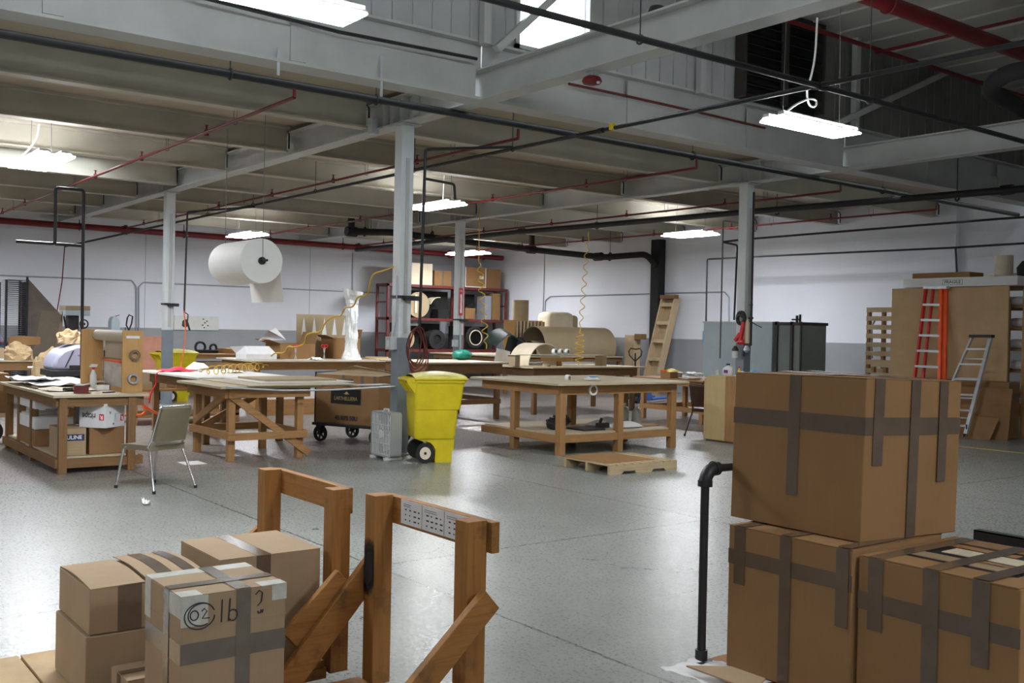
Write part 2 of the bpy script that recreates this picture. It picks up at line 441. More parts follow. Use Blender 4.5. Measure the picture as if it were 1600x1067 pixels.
# monitor roof: ribbed liner panels
rf = MB().box(XM0-.3, -14, ZM, XM1+.3, YW, ZM+.12)
for k in range(45): rf.box(XM0, -13.6+k*.78, ZM-.03, XM1, -13.57+k*.78, ZM)
struct(rf.build('ceiling_monitor', 'roofpanel', smooth=False, loc=(0, 0, 0)))
def siding(name, x, face, holes, dark_from):
    """vertical ribbed cladding of a monitor side, left open at its windows"""
    y = -14.0; cuts = sorted(holes); o1 = MB(); o2 = MB()
    def strip(y0, y1, z0, z1):
        (o2 if (y0+y1)/2 > dark_from else o1).box(x, y0, z0, x+face*.05, y1, z1)
        k = math.ceil(y0/.26)
        while k*.26+.05 < y1:
            q = (o2 if k*.26 > dark_from else o1)
            q.prism([(k*.26, z0), (k*.26+.035, z0), (k*.26+.035, z1), (k*.26, z1)], 'x', x+face*.05, x+face*.075); k += 1
    for (a, b, z0, z1) in cuts+[(YW, YW, 0, 0)]:
        if y < dark_from < a: strip(y, dark_from, 5.05, ZM); y = dark_from
        if a > y: strip(y, a, 5.05, ZM)
        if b > a:
            strip(a, b, 5.05, z0) if z0 > 5.06 else None
            strip(a, b, z1, ZM) if z1 < ZM-.01 else None
        y = b
    w_ = struct(o1.build(name, 'siding', smooth=False, loc=(0, 0, 0)))
    if o2.v: o2.build('weathered_siding', 'siding_dark', w_, smooth=False)  # stretch further along the wall in a darker colour
WIN = [(7.42, 8.65, 5.07, 6.40)]
DARK = (11.42, 13.2, 5.07, 6.40)
siding('wall_monitor_far', XM0, 1, WIN, 13.2)
siding('wall_monitor_near', XM1, -1, [(-6, -1, 5.2, 6.3), (1.5, 6.3, 5.2, 6.3)], 40)  # openings on this unseen side are added to let daylight in
wf = MB()
for (a, b, z0, z1) in WIN:
    wf.box(XM0-.06, a, z0, XM0+.09, a+.06, z1).box(XM0-.06, b-.06, z0, XM0+.09, b, z1).box(XM0-.06, a, z0, XM0+.09, b, z0+.05).box(XM0-.06, a, z1-.05, XM0+.09, b, z1)
wo = struct(wf.build('window_1', 'steel_white', smooth=False, loc=(0, 0, 0)))
MB().box(XM0-.01, 7.48, 5.12, XM0+.0, 8.59, 6.35).build('pane', 'glass', wo, smooth=False)
for i, (a, b) in enumerate(((-6, -1), (1.5, 6.3))):  # unseen windows, added to bring daylight down onto the near floor
    q = MB().box(XM1-.09, a, 5.2, XM1+.06, a+.06, 6.3).box(XM1-.09, b-.06, 5.2, XM1+.06, b, 6.3).box(XM1-.09, a, 5.2, XM1+.06, b, 5.25).box(XM1-.09, a, 6.25, XM1+.06, b, 6.3)
    q = struct(q.build('window_%d' % (i+2), 'steel_white', smooth=False, loc=(0, 0, 0)))
q = MB().box(-20.0, 1.2, ZD-.02, -17.9, 1.26, ZD+.3).box(-20.0, 5.34, ZD-.02, -17.9, 5.4, ZD+.3).box(-20.0, 1.2, ZD-.02, -19.94, 5.4, ZD+.3).box(-17.96, 1.2, ZD-.02, -17.9, 5.4, ZD+.3)
struct(q.build('window_4', 'steel_white', smooth=False, loc=(0, 0, 0)))
# louvred exhaust opening
lv = thing('exhaust_louvre', 'black louvred exhaust opening high in the ribbed siding', 'vent', (XM0+.20, 12.31, 5.075))
MB().box(-.12, -.89, 0, -.08, .89, 1.33).build('backing', 'void', lv, smooth=False)
b_ = MB()
for k in range(9): b_.bar((-.02, -.87, .08+k*.145), (-.02, .87, .08+k*.145), .13, .012, (.5, 0, .8))
b_.build('louvre_blades', 'void', lv, smooth=False)
MB().box(-.12, -.93, -.0, .06, -.88, 1.34).box(-.12, .88, 0, .06, .93, 1.34).box(-.12, -.93, 1.33, .06, .93, 1.36).build('frame', 'cabinet_dark', lv, smooth=False)
MB().box(.0, -.05, 0, .07, .05, 1.32).build('mullion', 'cabinet_dark', lv, smooth=False)

def ibeam(mb, p, q, h, fw=.2, tf=.02, tw=.012):
    """I section with its underside at the given line"""
    p, q = V(p), V(q)
    mb.bar(p+V((0, 0, tf/2)), q+V((0, 0, tf/2)), fw, tf); mb.bar(p+V((0, 0, h-tf/2)), q+V((0, 0, h-tf/2)), fw, tf)
    mb.bar(p+V((0, 0, h/2)), q+V((0, 0, h/2)), tw, h-2*tf); return mb
GY = (-7.3, -.15, 7.0, 14.2)
for i, y in enumerate(GY):
    g = MB(); ibeam(g, (XW+.02, y, ZB), (8.98, y, ZB), .37, .24)
    g = struct(g.build('ceiling_beam', 'steel_white', smooth=False))
    if y > 0:   # bolted stiffeners over each column
        s_ = MB()
        for cx in (-20.85, -11.7):
            for dx in (-.35, -.1, .15, .4): s_.box(cx+dx, y-.11, ZB+.02, cx+dx+.012, y-.01, ZB+.35)
        s_.v = [p-g.location for p in s_.v]; s_.build('stiffener', 'steel_white', g, smooth=False)
JX = [XM0-.05-2.55*k for k in range(1, 8)]
for x in JX:
    for y0, y1 in ((-13.9, -7.3), (-7.3, -.15), (-.15, 7.0), (7.0, 14.2), (14.2, YW)):
        j = MB(); a, b = y0+.13, y1-.13
        j.box(x-.03, a, 4.42, x+.03, b, ZD-.005); j.box(x-.09, a, 4.40, x+.09, b, 4.425); j.box(x-.14, a, ZD-.04, x+.14, b, ZD-.003)
        struct(j.build('ceiling_beam', 'joist', smooth=False))
        if y0 > -1:   # black cable looped over the joist end
            k = MB().tube([(x-.25, b+.02, 4.74), (x+.05, b+.02, 4.72), (x+.09, b+.01, 4.66), (x+.09, b+.01, 4.45)], .014, 6)
            tag(k.build('hanger_strap', 'black'), 'black strap on the %s joist from the raised roof, by the %s' % (('first', 'second', 'third', 'fourth', 'fifth', 'sixth', 'seventh')[JX.index(x)], {-.15: 'near girder', 7.0: 'far girder', 14.2: 'far white wall'}[y0]), 'strap', 'straps at the joist ends')
def eave(x, s):
    for y0, y1 in ((-13.9, -7.3), (-7.3, -.15), (-.15, 7.0), (7.0, 14.2), (14.2, YW)):
        j = MB(); a, b = y0+.12, y1-.12
        j.box(x-.05, a, ZB+.02, x+.05, b, 4.76); j.box(x-.16, a, ZB, x+.16, b, ZB+.03)
        j.box(x-.02-s*.03, y0+.01, 4.74, x+.02-s*.03, y1-.01, 5.06)
        j.box(x-.04, y0, 5.03, x+.10 if s > 0 else x+.04, y1, 5.06)
        n = 3
        for k in range(1, n): # vertical splice plates on the girder face
            yy = y0+(y1-y0)*k/n; j.box(x+s*.05, yy-.09, ZB+.06, x+s*.075, yy+.09, 4.98)
        struct(j.build('ceiling_beam', 'steel_white', smooth=False))
eave(XM0-.02, 1); eave(XM1+.02, -1)
# columns (box section, grey to dado height)
for i, (x, y) in enumerate(((-11.65, 7.0), (-20.85, 7.0), (-11.92, 14.2), (-20.9, 14.2), (-11.65, -.15), (-20.85, -.15), (-2.4, -.15-7.15))):
    c = struct(MB().box(-.0925, -.0925, 0, .0925, .0925, ZB).build('steel_column', 'column', bevel=.006, loc=(x, y, 0)))
    MB().box(-.2, -.2, 0, .2, .2, .02).build('base_plate', 'galv', c, smooth=False)
    MB().box(-.2, -.15, ZB-.02, .2, .15, ZB-.001).build('cap_plate', 'steel_white', c, smooth=False)
    if i in (0, 1, 2, 3): MB().box(.093, -.025, 1.6 if i != 3 else .4, .106, .025, 3.9).build('wire_channel', 'steel_white', c, smooth=False)
struct(MB().box(-12.2, YW-.14, 0, -11.98, YW, ZD).build('wall_pilaster', 'wall', smooth=False, loc=(0, 0, 0)))
# monitor struts: posts and diagonal braces
for y in (6.92, 10.6, 14.2):
    struct(MB().box(XM0+.1, y-.05, 5.0, XM0+.2, y+.05, ZM).build('monitor_column', 'steel_white', smooth=False))
for p, q in (((XM0+.2, 7.05, 4.95), (XM0+.2, 8.6, 6.4)), ((XM0+.2, 13.6, 4.98), (XM0+.2, 16.8, 6.34))):
    tag(MB().bar(p, q, .09, .09).build('diagonal_brace', 'steel_white', smooth=False),
        'white diagonal steel brace crossing the bright clerestory window' if p[1] < 9 else 'white diagonal steel brace against the dark ribbed siding', 'brace')
# wall joint lines
for y in (9.4, 14.6):
    struct(MB().box(XW, y-.008, 1.54, XW+.004, y+.008, 4.3).build('trim_1', 'conduit', smooth=False))

# ---------------------------------------------------------------- pipes
def pipe(name, pts, r, mat, label, cat='pipe', group=None, fittings=(), n=12, hang=()):
    pts = [V(p) for p in pts]; b = MB(); 
    # round the corners a little
    out = [pts[0]]
    for i in range(1, len(pts)-1):
        a, c, d = pts[i-1], pts[i], pts[i+1]; k = min(r*2.2, (a-c).length*.4, (d-c).length*.4)
        p0 = c+(a-c).normalized()*k; p1 = c+(d-c).normalized()*k
        for t in (0, .25, .5, .75, 1): out.append(p0.lerp(c, t).lerp(c.lerp(p1, t), t))
    out.append(pts[-1])
    b.tube(out, r, n); loc = V(pts[0]); b.v = [p-loc for p in b.v]
    o = tag(b.build(name, mat, loc=loc), label, cat, group)
    for (p, d) in fittings:
        p, d = V(p), V(d).normalized(); MB().cyl(p-d*r*1.6-loc, p+d*r*1.6-loc, r*1.38, 12).build('coupling', mat, o)
    for (p, top) in hang:
        p = V(p)-loc; h = MB().torus(p, V((pts[-1]-pts[0]).x, ) if False else (pts[-1]-pts[0]).normalized(), r*1.25, r*.22+.003, 14, 6)
        h.cyl(p+V((0, 0, r*1.2)), V((p.x, p.y, top-loc.z)), .006, 6); h.build('hanger', mat, o)
    return o
J = lambda x, ys: [((x, y, 0), 1) for y in ys]
# black service pipe under the girder line, running along the bay
pipe('conduit_pipe', [(-10.39, -2, 4.296), (-10.39, 9, 4.296), (-10.6, 21.2, 4.296)], .045, 'black', 'thick black pipe hung below the deep girder of the raised roof',
     hang=[((-10.39, y, 4.296), 4.78) for y in (-1, 4.1, 5.85)]+[((-10.43, 11.2, 4.296), 4.78), ((-10.52, 16.2, 4.296), 4.78)])
pipe('conduit_pipe', [(-6.4, 3.2, 4.2), (-6.4, 8.75, 4.2), (-6.55, 21.2, 4.2)], .03, 'black', 'black pipe crossing the skylit bay towards the far wall',
     hang=[((-6.42, 9.6, 4.2), 6.4), ((-6.42, 6.2, 4.2), 6.4)], fittings=[((-6.4, 8.75, 4.2), (0, 1, 0)), ((-6.6, 13.6, 4.2), (0, 1, 0))])
pipe('air_pipe', [at(101, 385, 'x', -28.3), at(130, 379, 'x', -28.0), (-22.6, 8.6, 4.18), (-11.3, 8.60, 4.2), (-2.5, 8.8, 4.22)], .026, 'black', 'long thin black compressed air pipe crossing under all the joists', n=10,
     hang=[((x, 8.6, 4.2), 4.78) for x in (-23, -20.4, -17.5, -14, -11.4)], fittings=[((-6.42, 8.68, 4.2), (1, 0, 0)), ((-9.6, 8.63, 4.2), (1, 0, 0))])
tag(MB().box(-9.42, 8.6, 4.18, -9.36, 8.66, 4.26).build('valve_tag', 'yellow_bright'), 'small yellow-green tag on the black air pipe', 'tag')
pipe('drain_pipe', [(-27.5, 14.9, 4.02), (-20.0, 14.95, 4.05), (-13.4, 15.6, 4.07), (-7.9, 16.3, 4.09), (-3, 16.8, 4.09)], .06, 'black', 'thick black drain pipe slung behind the far row of columns',
     hang=[((x, y, 4.08), 4.75) for x, y in ((-24.5, 15.05), (-17.2, 15.4), (-12.6, 15.9), (-9.2, 16.33))], fittings=[((-19.6, 15.12, 4.08), (1, 0, 0)), ((-8.4, 16.43, 4.12), (1, 0, 0))])
pipe('drain_pipe', [at(549, 362, 'x', -23.5), at(610, 363, 'x', -24), at(830, 390, 'x', -24.6), at(945, 402, 'y', 20.4), at(1010, 397, 'y', 20.9), at(1025, 415, 'y', 21.1)], .09, 'black_matte', 'fat black drain pipe stepping across to the dark downspout',
     fittings=[(at(549, 362, 'x', -23.5), (0, 1, 0)), (at(830, 390, 'x', -24.6), (0, 1, 0)), (at(935, 401, 'y', 20.4), (1, 0, 0))], hang=[(at(570, 362, 'x', -23.7), 4.7), (at(675, 368, 'x', -24.2), 4.7), (at(953, 401, 'y', 20.6), 4.7)])
pipe('drain_riser', [at(549, 365, 'x', -23.5), at(549, 325, 'x', -23.5)], .09, 'black_matte', 'short black pipe rising from the fat drain into the deck')
pipe('drain_riser', [at(831, 388, 'x', -24.6), at(831, 350, 'x', -24.6)], .09, 'black_matte', 'short black riser joining two drain pipes near the corner')
tag(MB().box(-21.23, 21.12, 0, -20.88, 21.38, 4.4).build('downspout', 'black_matte', bevel=.02), 'square black downspout standing against the white wall', 'downspout')
def red(pts, r, label, drops, ups=()):
    pts = [V(p) for p in pts]; loc = pts[0]; b = MB().tube([p-loc for p in pts], r, 12)
    if r < .03: b.tube([pts[-1]-loc, pts[-1]-loc+V((0, 0, .13))], r, 8)
    o = tag(b.build('sprinkler_pipe', 'red_pipe', loc=loc), label, 'pipe')
    for p in drops:
        p = V(p)-loc
        MB().cyl(p+V((0, 0, -.03)), p+V((0, 0, .05)), r*1.5, 8).cyl(p+V((0, 0, .05)), p+V((0, 0, .11)), .014, 6).cyl(p+V((0, 0, .11)), p+V((0, 0, .115)), .03, 8).build('sprinkler_head', 'red_pipe', o)
    h = MB()
    for p in ups:
        p = V(p)-loc; h.cyl(p+V((-.05, 0, 0)), p+V((-.05, 0, .45)), .004, 5).cyl(p+V((.05, 0, 0)), p+V((.05, 0, .45)), .004, 5).torus(p, (1, 0, 0), r*1.2, .006, 12, 5)
    if ups: h.build('hanger', 'wire', o)
    return o
for y, lab, x1 in ((5.05, 'red sprinkler branch over the packing benches, ending in an upturned elbow', -10.75), (8.4, 'red sprinkler branch running beside the black air pipe', -10.95),
              (11.9, 'red sprinkler branch in the middle bay ending near the raised roof', -10.95), (15.55, 'red sprinkler branch just past the far row of columns', -10.9),
              (19.0, 'red sprinkler branch closest to the far white wall', -11.1)):
    red([(-28.5, y, 4.25), (x1, y-.05, 4.25)], .021, lab, [(x, y, 4.25) for x in (-27, -24.6, -21.8, -19.0, -16.4, -13.6)], [(x, y, 4.25) for x in (-25.8, -20.4, -15.2, -12.6)])
mr = red([(-28.55, -3, 4.2), (-28.55, 22.0-.8, 4.2)], .085, 'thick red sprinkler main running along the back wall', [], ())
h = MB()
for y in (7.2, 10.0, 12.6, 15.0, 20.4): MB().torus((0, y+3, 0), (0, 1, 0), .10, .014, 16, 6).cyl((0, y+3, .1), (0, y+3, .58), .012, 6).build('hanger', 'black', mr)
for y in (5.05, 8.4, 11.9, 15.55, 19.0): MB().cyl((0, y+3, -.13), (0, y+3, .13), .05, 10).cyl((0, y+2.9, 0), (0, y+3.1, 0), .105, 14).build('coupling', 'red_pipe', mr)
bg = red([(-7.33, 5, 5.8), (-7.33, 21.3, 5.8)], .10, 'fat red sprinkler main hung high in the raised roof', [], ())
MB().torus((0, 6.3, 0), (0, 1, 0), .115, .012, 16, 6).cyl((0, 6.3, .1), (0, 6.3, .6), .014, 6).build('hanger', 'red_pipe', bg)
red([(-9.35, 9.5, 6.2), (-9.45, 21.2, 6.2)], .035, 'red pipe tight against the eave of the raised roof', [])
red([(-9.4, 14.2, 6.15), (-6.2, 14.2, 6.15)], .025, 'thin red cross pipe linking two mains in the raised roof', [])
pipe('vent_pipe', [(-4.6, 12.6, 5.0), (-6.5, 12.65, 5.02), (-6.75, 12.75, 4.95), (-6.9, 13.0, 4.9), (-7.3, 15.5, 4.9), (-7.4, 18, 4.9)], .11, 'black_matte', 'fat black flue pipe bending back under the red main')
# small pipes
B_ = [(131, 580), (131, 297), (87, 293), (86, 381), (25, 377)]
pipe('air_drop_pipe', [(-14.66, 3.76, 0)]+[at(x_, y_, 'x', -14.66) for x_, y_ in ((131, 297), (87, 293), (86, 381), (25, 377))], .022, 'black', 'black iron air drop rising in a hooked loop over the packing bench', n=8)
pipe('air_drop_branch', [at(128, 384, 'x', -14.66), at(86, 381, 'x', -14.66)], .022, 'black', 'short horizontal black branch closing the hooked air drop', n=8)
pipe('air_drop_pipe', [(-20.6, 7.25, 1.9), (-20.6, 7.28, 3.95), (-20.3, 8.6, 4.15)], .02, 'black', 'thin black air line beside the column near the yellow cart', n=8)
pipe('air_drop_pipe', [(-11.35, 7.1, 1.7), (-11.32, 7.12, 4.0), (-11.3, 8.5, 4.2)], .02, 'black', 'thin black air line running down the main column', n=8)
pipe('air_drop_elbow', [(-11.32, 7.12, 3.62), (-11.35, 7.6, 3.60), (-11.35, 7.62, 3.4)], .018, 'black', 'short black pipe arm bent down beside the main column', n=8)
pipe('air_drop_pipe', [at(1173, 540, 'y', 14.05), at(1178, 300, 'y', 14.05)], .02, 'black', 'thin black air line clipped to the column beside the metal cabinet', n=8)
c1 = dict(y=20.6)
pipe('service_pipe', [at(1103, 505, 'y', 19.6), at(1105, 405, 'y', 19.6), at(1200, 400, 'y', 19.6), at(1489, 387, 'y', 19.8), at(1600, 380, 'y', 19.8), (-7, 19.9, 3.56)], .022, 'black', 'thin black pipe hung in front of the far wall with a long drop', n=8)
pipe('service_drop', [at(1493, 387, 'y', 19.8), at(1495, 425, 'y', 19.8)], .022, 'black', 'short black drop pipe behind the tall panels', n=8)
pipe('service_pipe', [at(1147, 500, 'y', 17.2), at(1152, 383, 'y', 17.2), at(1128, 378, 'y', 17.2), at(1162, 374, 'y', 17.3), at(1560, 342, 'y', 18.2), (-7, 18.6, 3.9)], .022, 'black', 'black pipe dropping behind the metal cabinet by the column', n=8)
pipe('cable_drop', [at(1125, 560, 'y', 14.4), at(1130, 345, 'y', 14.4), at(1172, 350, 'y', 14.4)], .014, 'wire', 'thin dark cable hanging down to the plywood cabinet', 'cable', n=6)
# wall conduits
def conduit(pts, label): return pipe('wall_conduit', pts, .018, 'conduit', label, 'conduit', n=6)
conduit([at(0, 430, 'x', XW+.03), at(206, 438, 'x', XW+.03), at(213, 448, 'x', XW+.03), at(213, 520, 'x', XW+.03)], 'grey wall conduit turning down near the sanding machine')
conduit([at(217, 520, 'x', XW+.03), at(217, 448, 'x', XW+.03), at(224, 441, 'x', XW+.03), at(600, 458, 'x', XW+.03)], 'grey wall conduit running behind the hanging foam roll')
conduit([at(551, 395, 'x', XW+.03), at(551, 520, 'x', XW+.03)], 'upright grey conduit on the wall above the cardboard cut-outs')
conduit([at(851, 395, 'y', YW-.03), at(848, 500, 'y', YW-.03)], 'upright grey conduit near the shelving corner')
conduit([at(851, 500, 'y', YW-.03), at(852, 470, 'y', YW-.03), at(860, 463, 'y', YW-.03), at(1014, 459, 'y', YW-.03)], 'grey conduit bending along the wall to the downspout')
conduit([at(1035, 458, 'y', YW-.03), at(1132, 456, 'y', YW-.03), at(1139, 464, 'y', YW-.03), at(1139, 505, 'y', YW-.03)], 'grey conduit dropping behind the pale metal cabinet')
# cable runs on the eave girder
tag(MB().tube([at(300, -8, 'x', XM0+.14), at(530, 50, 'x', XM0+.14), at(745, 92, 'x', XM0+.14)], .02, 6).build('power_cable', 'black'), 'black cable stapled along the white eave girder', 'cable')
tag(MB().tube([at(889, 131, 'x', XM0+.14), at(970, 148, 'x', XM0+.14), at(1090, 175, 'x', XM0+.14), at(1195, 200, 'x', XM0+.14)], .018, 6).build('power_cable', 'maroon'), 'dark red cable sagging across the white eave girder', 'cable')
rd = thing('alarm_bell', 'round red alarm disc under the big white girder', 'bell', at(925, 121, 'y', 7.0)-V((0, 0, .08)))
MB().lathe([(.04, .10), (.09, .075), (.105, .04), (.09, .015), (.04, 0)]).build('disc', 'red_pipe', rd)
MB().cyl((.1, 0, 0), (.1, .0, -.0+.02), .02, 6).box(-.06, -.04, .09, .06, .04, .2).build('bracket', 'galv', rd)
tag(MB().lathe([(.01, .22), (.07, .2), (.11, .12), (.10, .05), (.04, 0)], at(1026, 27, 'y', 7.1)-V((0, 0, .1))).build('round_speaker', 'black'), 'round black horn on top of the big white girder', 'speaker')
for k, (px_, py_) in enumerate(((435, 93), (596, 128))):
    p = at(px_, py_, 'x', XM0+.12); s_ = MB().bar(p+V((0, 0, .28 if k else .12)), p-V((0, 0, .16)), .03, .01)
    tag(s_.build('pipe_strap', 'galv', smooth=False), 'small perforated steel strap on the white girder holding the black pipe' if k else 'short steel strap holding the black pipe nearer the long light', 'strap')
tag(MB().box(-.06, -.05, 0, .06, .05, .22).build('junction_box', 'galv', loc=at(583, 210, 'y', 6.85)), 'grey junction box under the girder beside the main column', 'junction box')

# ---------------------------------------------------------------- lights
def fixture(cx, cy, z, along, L, Wd, label, strips=2, drop=.4, top=4.75):
    t = thing('fluorescent_light', label, 'light fixture', (cx, cy, z), pi/2 if along == 'y' else 0, 'hanging fluorescent lights')
    w2 = Wd/2; b = MB()
    for s in range(strips):
        c0 = -w2+Wd*(s+.5)/strips; h = Wd/strips/2-.008
        b.prism([(c0-h, 0), (c0-h*.45, .055), (c0+h*.45, .055), (c0+h, 0), (c0+h-.004, 0), (c0+h*.42, .048), (c0-h*.42, .048), (c0-h+.004, 0)], 'x', -L/2, L/2)
        b.box(-L/2, c0-h*.45, .055, L/2, c0+h*.45, .085)
    b.build('reflector', 'white_plastic', t, smooth=False)
    for s in range(strips):
        c0 = -w2+Wd*(s+.5)/strips; hw = Wd/strips/2-.016
        MB().box(-L/2+.006, c0-hw, .002, L/2-.006, c0+hw, .022).build('lit_diffuser', 'tube', t, smooth=False)
    for sx in (-.38, .38): MB().cyl((sx*L, 0, .08), (sx*L*.9, 0, top-z), .004, 5).build('hanging_wire', 'wire', t)
    return t
fixture(-16.3, 3.55, 4.0, 'x', 1.75, .58, 'pair of bright tube lights hung between joists above the packing bench', 2)
fixture(-16.5, 10.65, 4.0, 'x', 1.4, .5, 'bright tube light just past the main column')
fixture(-25.5, 10.6, 4.0, 'x', 1.5, .6, 'small distant tube light above the hanging foam roll')
fixture(-25.9, 17.9, 4.0, 'x', 1.5, .7, 'distant tube light in front of the red shelving')
fixture(-16.7, 17.9, 4.0, 'x', 1.25, .7, 'tube light in the far bay before the black downspout')
fixture(-7.15, 9.6, 4.0, 'y', 1.35, .40, 'brightest tube light hung on long wires in the raised bay', 2, top=6.4)
fixture(-7.0, 2.60, 4.0, 'y', 2.3, .42, 'long tube light running out of the top of the picture', 2, top=6.4)
for (x, y, lab) in ((-25.5, 3.5, 'tube light above the edge workbench by the back wall'), (-16.3, -3.6, 'tube light in the next bay beyond the packing bench'), (-7.0, -3.6, 'tube light further along the raised roof'), (2.2, 3.2, 'tube light behind the stacked taped boxes'), (2.2, 10.6, 'tube light over the floor beside the side rack'), (2.2, -3.6, 'tube light over the open floor behind the timber carts')):
    fixture(x, y, 4.0, 'x', 1.4, .5, lab, 2)
wc = MB().tube(smooth([at(1277, 28, 'x', -7.2), at(1274, 90, 'x', -7.15), at(1266, 125, 'x', -7.15), at(1260, 140, 'x', -7.15), at(1263, 165, 'x', -7.15), at(1275, 168, 'x', -7.15), at(1276, 156, 'x', -7.15), at(1262, 154, 'x', -7.15), at(1240, 165, 'x', -7.15), at(1225, 178, 'x', -7.15)]), .012, 6)
tag(wc.build('light_cord', 'white_cable'), 'white cord looping down to the light in the raised bay', 'cord')
tag(MB().tube([at(61, 194, 'x', -16.3), at(57, 215, 'x', -16.3), at(48, 230, 'x', -16.3), at(36, 242, 'x', -16.4)], .014, 6).build('light_cord', 'white_cable'), 'white cord curving down to the pair of tube lights', 'cord')
tag(MB().tube([at(694, 273, 'x', -16.5), at(692, 315, 'x', -16.5)], .01, 6).build('light_cord', 'white_cable'), 'white cord down to the light past the main column', 'cord')

# ================================================================ CARTONS
def carton(label, x0, y0, z0, x1, y1, z1, mat='card', tapes=(), tmat='tape', group=None, corners=None, flaps=True, name='cardboard_box', cat='box', seam='x', rz=0, lift=.003):
    """a closed carton: body, two top flaps, one 'tape' part for each run of tape"""
    cx, cy = (x0+x1)/2, (y0+y1)/2
    t = thing(name, label, cat, (cx, cy, z0), rz, group)
    hx, hy, h = (x1-x0)/2, (y1-y0)/2, z1-z0
    b4 = [V((-hx, -hy, 0)), V((hx, -hy, 0)), V((hx, hy, 0)), V((-hx, hy, 0))]; t4 = [p+V((0, 0, h)) for p in b4]
    if corners:
        b4 = [V(p)-V((cx, cy, z0)) for p in corners[0]]; t4 = [V(p)-V((cx, cy, z0)) for p in corners[1]]
    MB().hexa(b4, t4).build('body', mat, t, bevel=.004)
    def bil(q, u, v): return (q[0]*(1-u)+q[1]*u)*(1-v)+(q[3]*(1-u)+q[2]*u)*v
    F = {'-y': (b4[0], b4[1], t4[1], t4[0]), '+x': (b4[1], b4[2], t4[2], t4[1]), '+y': (b4[2], b4[3], t4[3], t4[2]), '-x': (b4[3], b4[0], t4[0], t4[3]), 'top': (t4[0], t4[1], t4[2], t4[3])}
    if flaps:
        q = F['top']; up = V((0, 0, lift))
        for (u0, v0, u1, v1) in (((.0, 0, 1, .497), (0, .503, 1, 1)) if seam == 'x' else ((0, 0, .497, 1), (.503, 0, 1, 1))):
            c4 = [bil(q, u0, v0), bil(q, u1, v0), bil(q, u1, v1), bil(q, u0, v1)]
            MB().hexa([p+V((0, 0, .0004)) for p in c4], [p+up for p in c4]).build('top_flap', mat, t, smooth=False)
    for kr, run in enumerate(tapes):
        m_ = MB()
        for (f, u0, v0, u1, v1) in run:
            q = F[f]; n = (q[1]-q[0]).cross(q[3]-q[0]).normalized()
            dz = .0004+.0011*kr+(lift if f == 'top' else 0); o0 = n*dz; o1 = n*(dz+.001)
            k = 5; 
            for i in range(k):
                ua, ub = u0+(u1-u0)*i/k, u0+(u1-u0)*(i+1)/k
                c4 = [bil(q, ua, v0), bil(q, ub, v0), bil(q, ub, v1), bil(q, ua, v1)]
                m_.hexa([p+o0 for p in c4], [p+o1 for p in c4])
        bm_ = m_.build('tape', tmat, t, smooth=False)
    return t, F, bil
def vt(face, u, w, v0=0.0, v1=1.004): return (face, u-w/2, v0, u+w/2, v1)

# stacked boxes on the pipe-railed cart
c1_ = [(-2.69, 3.15, .935), (-2.11, 3.16, .93), (-2.035, 3.66, .93), (-2.63, 3.65, .935)]
c2_ = [(-2.68, 3.15, 1.505), (-2.095, 3.16, 1.51), (-2.025, 3.66, 1.495), (-2.62, 3.65, 1.505)]
carton('large brown cardboard box on top of the other two, crossed by tape bands', -2.69, 3.15, .93, -2.03, 3.66, 1.51, corners=(c1_, c2_), tapes=[
    [('-y', 0, .655, 1.002, .765), ('+x', 0, .655, 1, .765)], [vt('-y', .49, .085, .22), ('top', .45, 0, .53, 1)],
    [vt('+x', .13, .10, .47)], [vt('+x', .50, .095, 0), ('top', 0, .47, 1, .57)], [vt('+x', .80, .09, .35), ('top', 0, .77, 1, .86)]])
carton('brown cardboard box under the big one, next to the black pipe rail', -2.60, 3.04, .385, -2.055, 3.60, .925, tapes=[
    [('-y', 0, .735, 1.0, .84)], [vt('-y', .10, .095, .60), ('top', .06, 0, .15, 1)], [vt('-y', .49, .09, 0), ('top', .45, 0, .54, 1)], [vt('-y', .93, .09, .50), ('top', .89, 0, .98, 1)]])
t3, F3, bil3 = carton('open-topped brown box beside the stack, taped across with slatted pieces inside', -2.045, 3.06, .385, -1.49, 3.66, .91, flaps=False, tapes=[
    [('-y', 0, .66, 1.0, .775)], [vt('-y', .12, .10, .54), ('top', .07, 0, .17, 1)], [vt('-y', .48, .10, 0), ('top', .43, 0, .53, 1)], [vt('-y', .78, .10, .50), ('top', .73, 0, .83, 1)]])
fl = MB()
for a in ((-.27, -.30, .27, -.17), (-.27, .20, .27, .30), (-.27, -.17, -.24, .2), (.20, -.17, .27, .2)): fl.box(a[0], a[1], .5255, a[2], a[3], .529)
fl.build('rim_flap', 'card', t3, smooth=False)
MB().box(-.24, -.17, .5252, .20, .2, .5262).build('dark_inside', 'void', t3, smooth=False)  # flat near-black sheet paints the shade inside the open box
for (a, b, c, d, mm) in ((-.2, -.13, .12, -.05, 'card_l'), (-.15, .0, .17, .1, 'cream'), (-.22, .12, .05, .17, 'pine_x'), (.0, -.06, .18, -.02, 'pine_x')):
    MB().box(a, b, .5262, c, d, .5285).build('packed_slat', mm, t3, smooth=False)
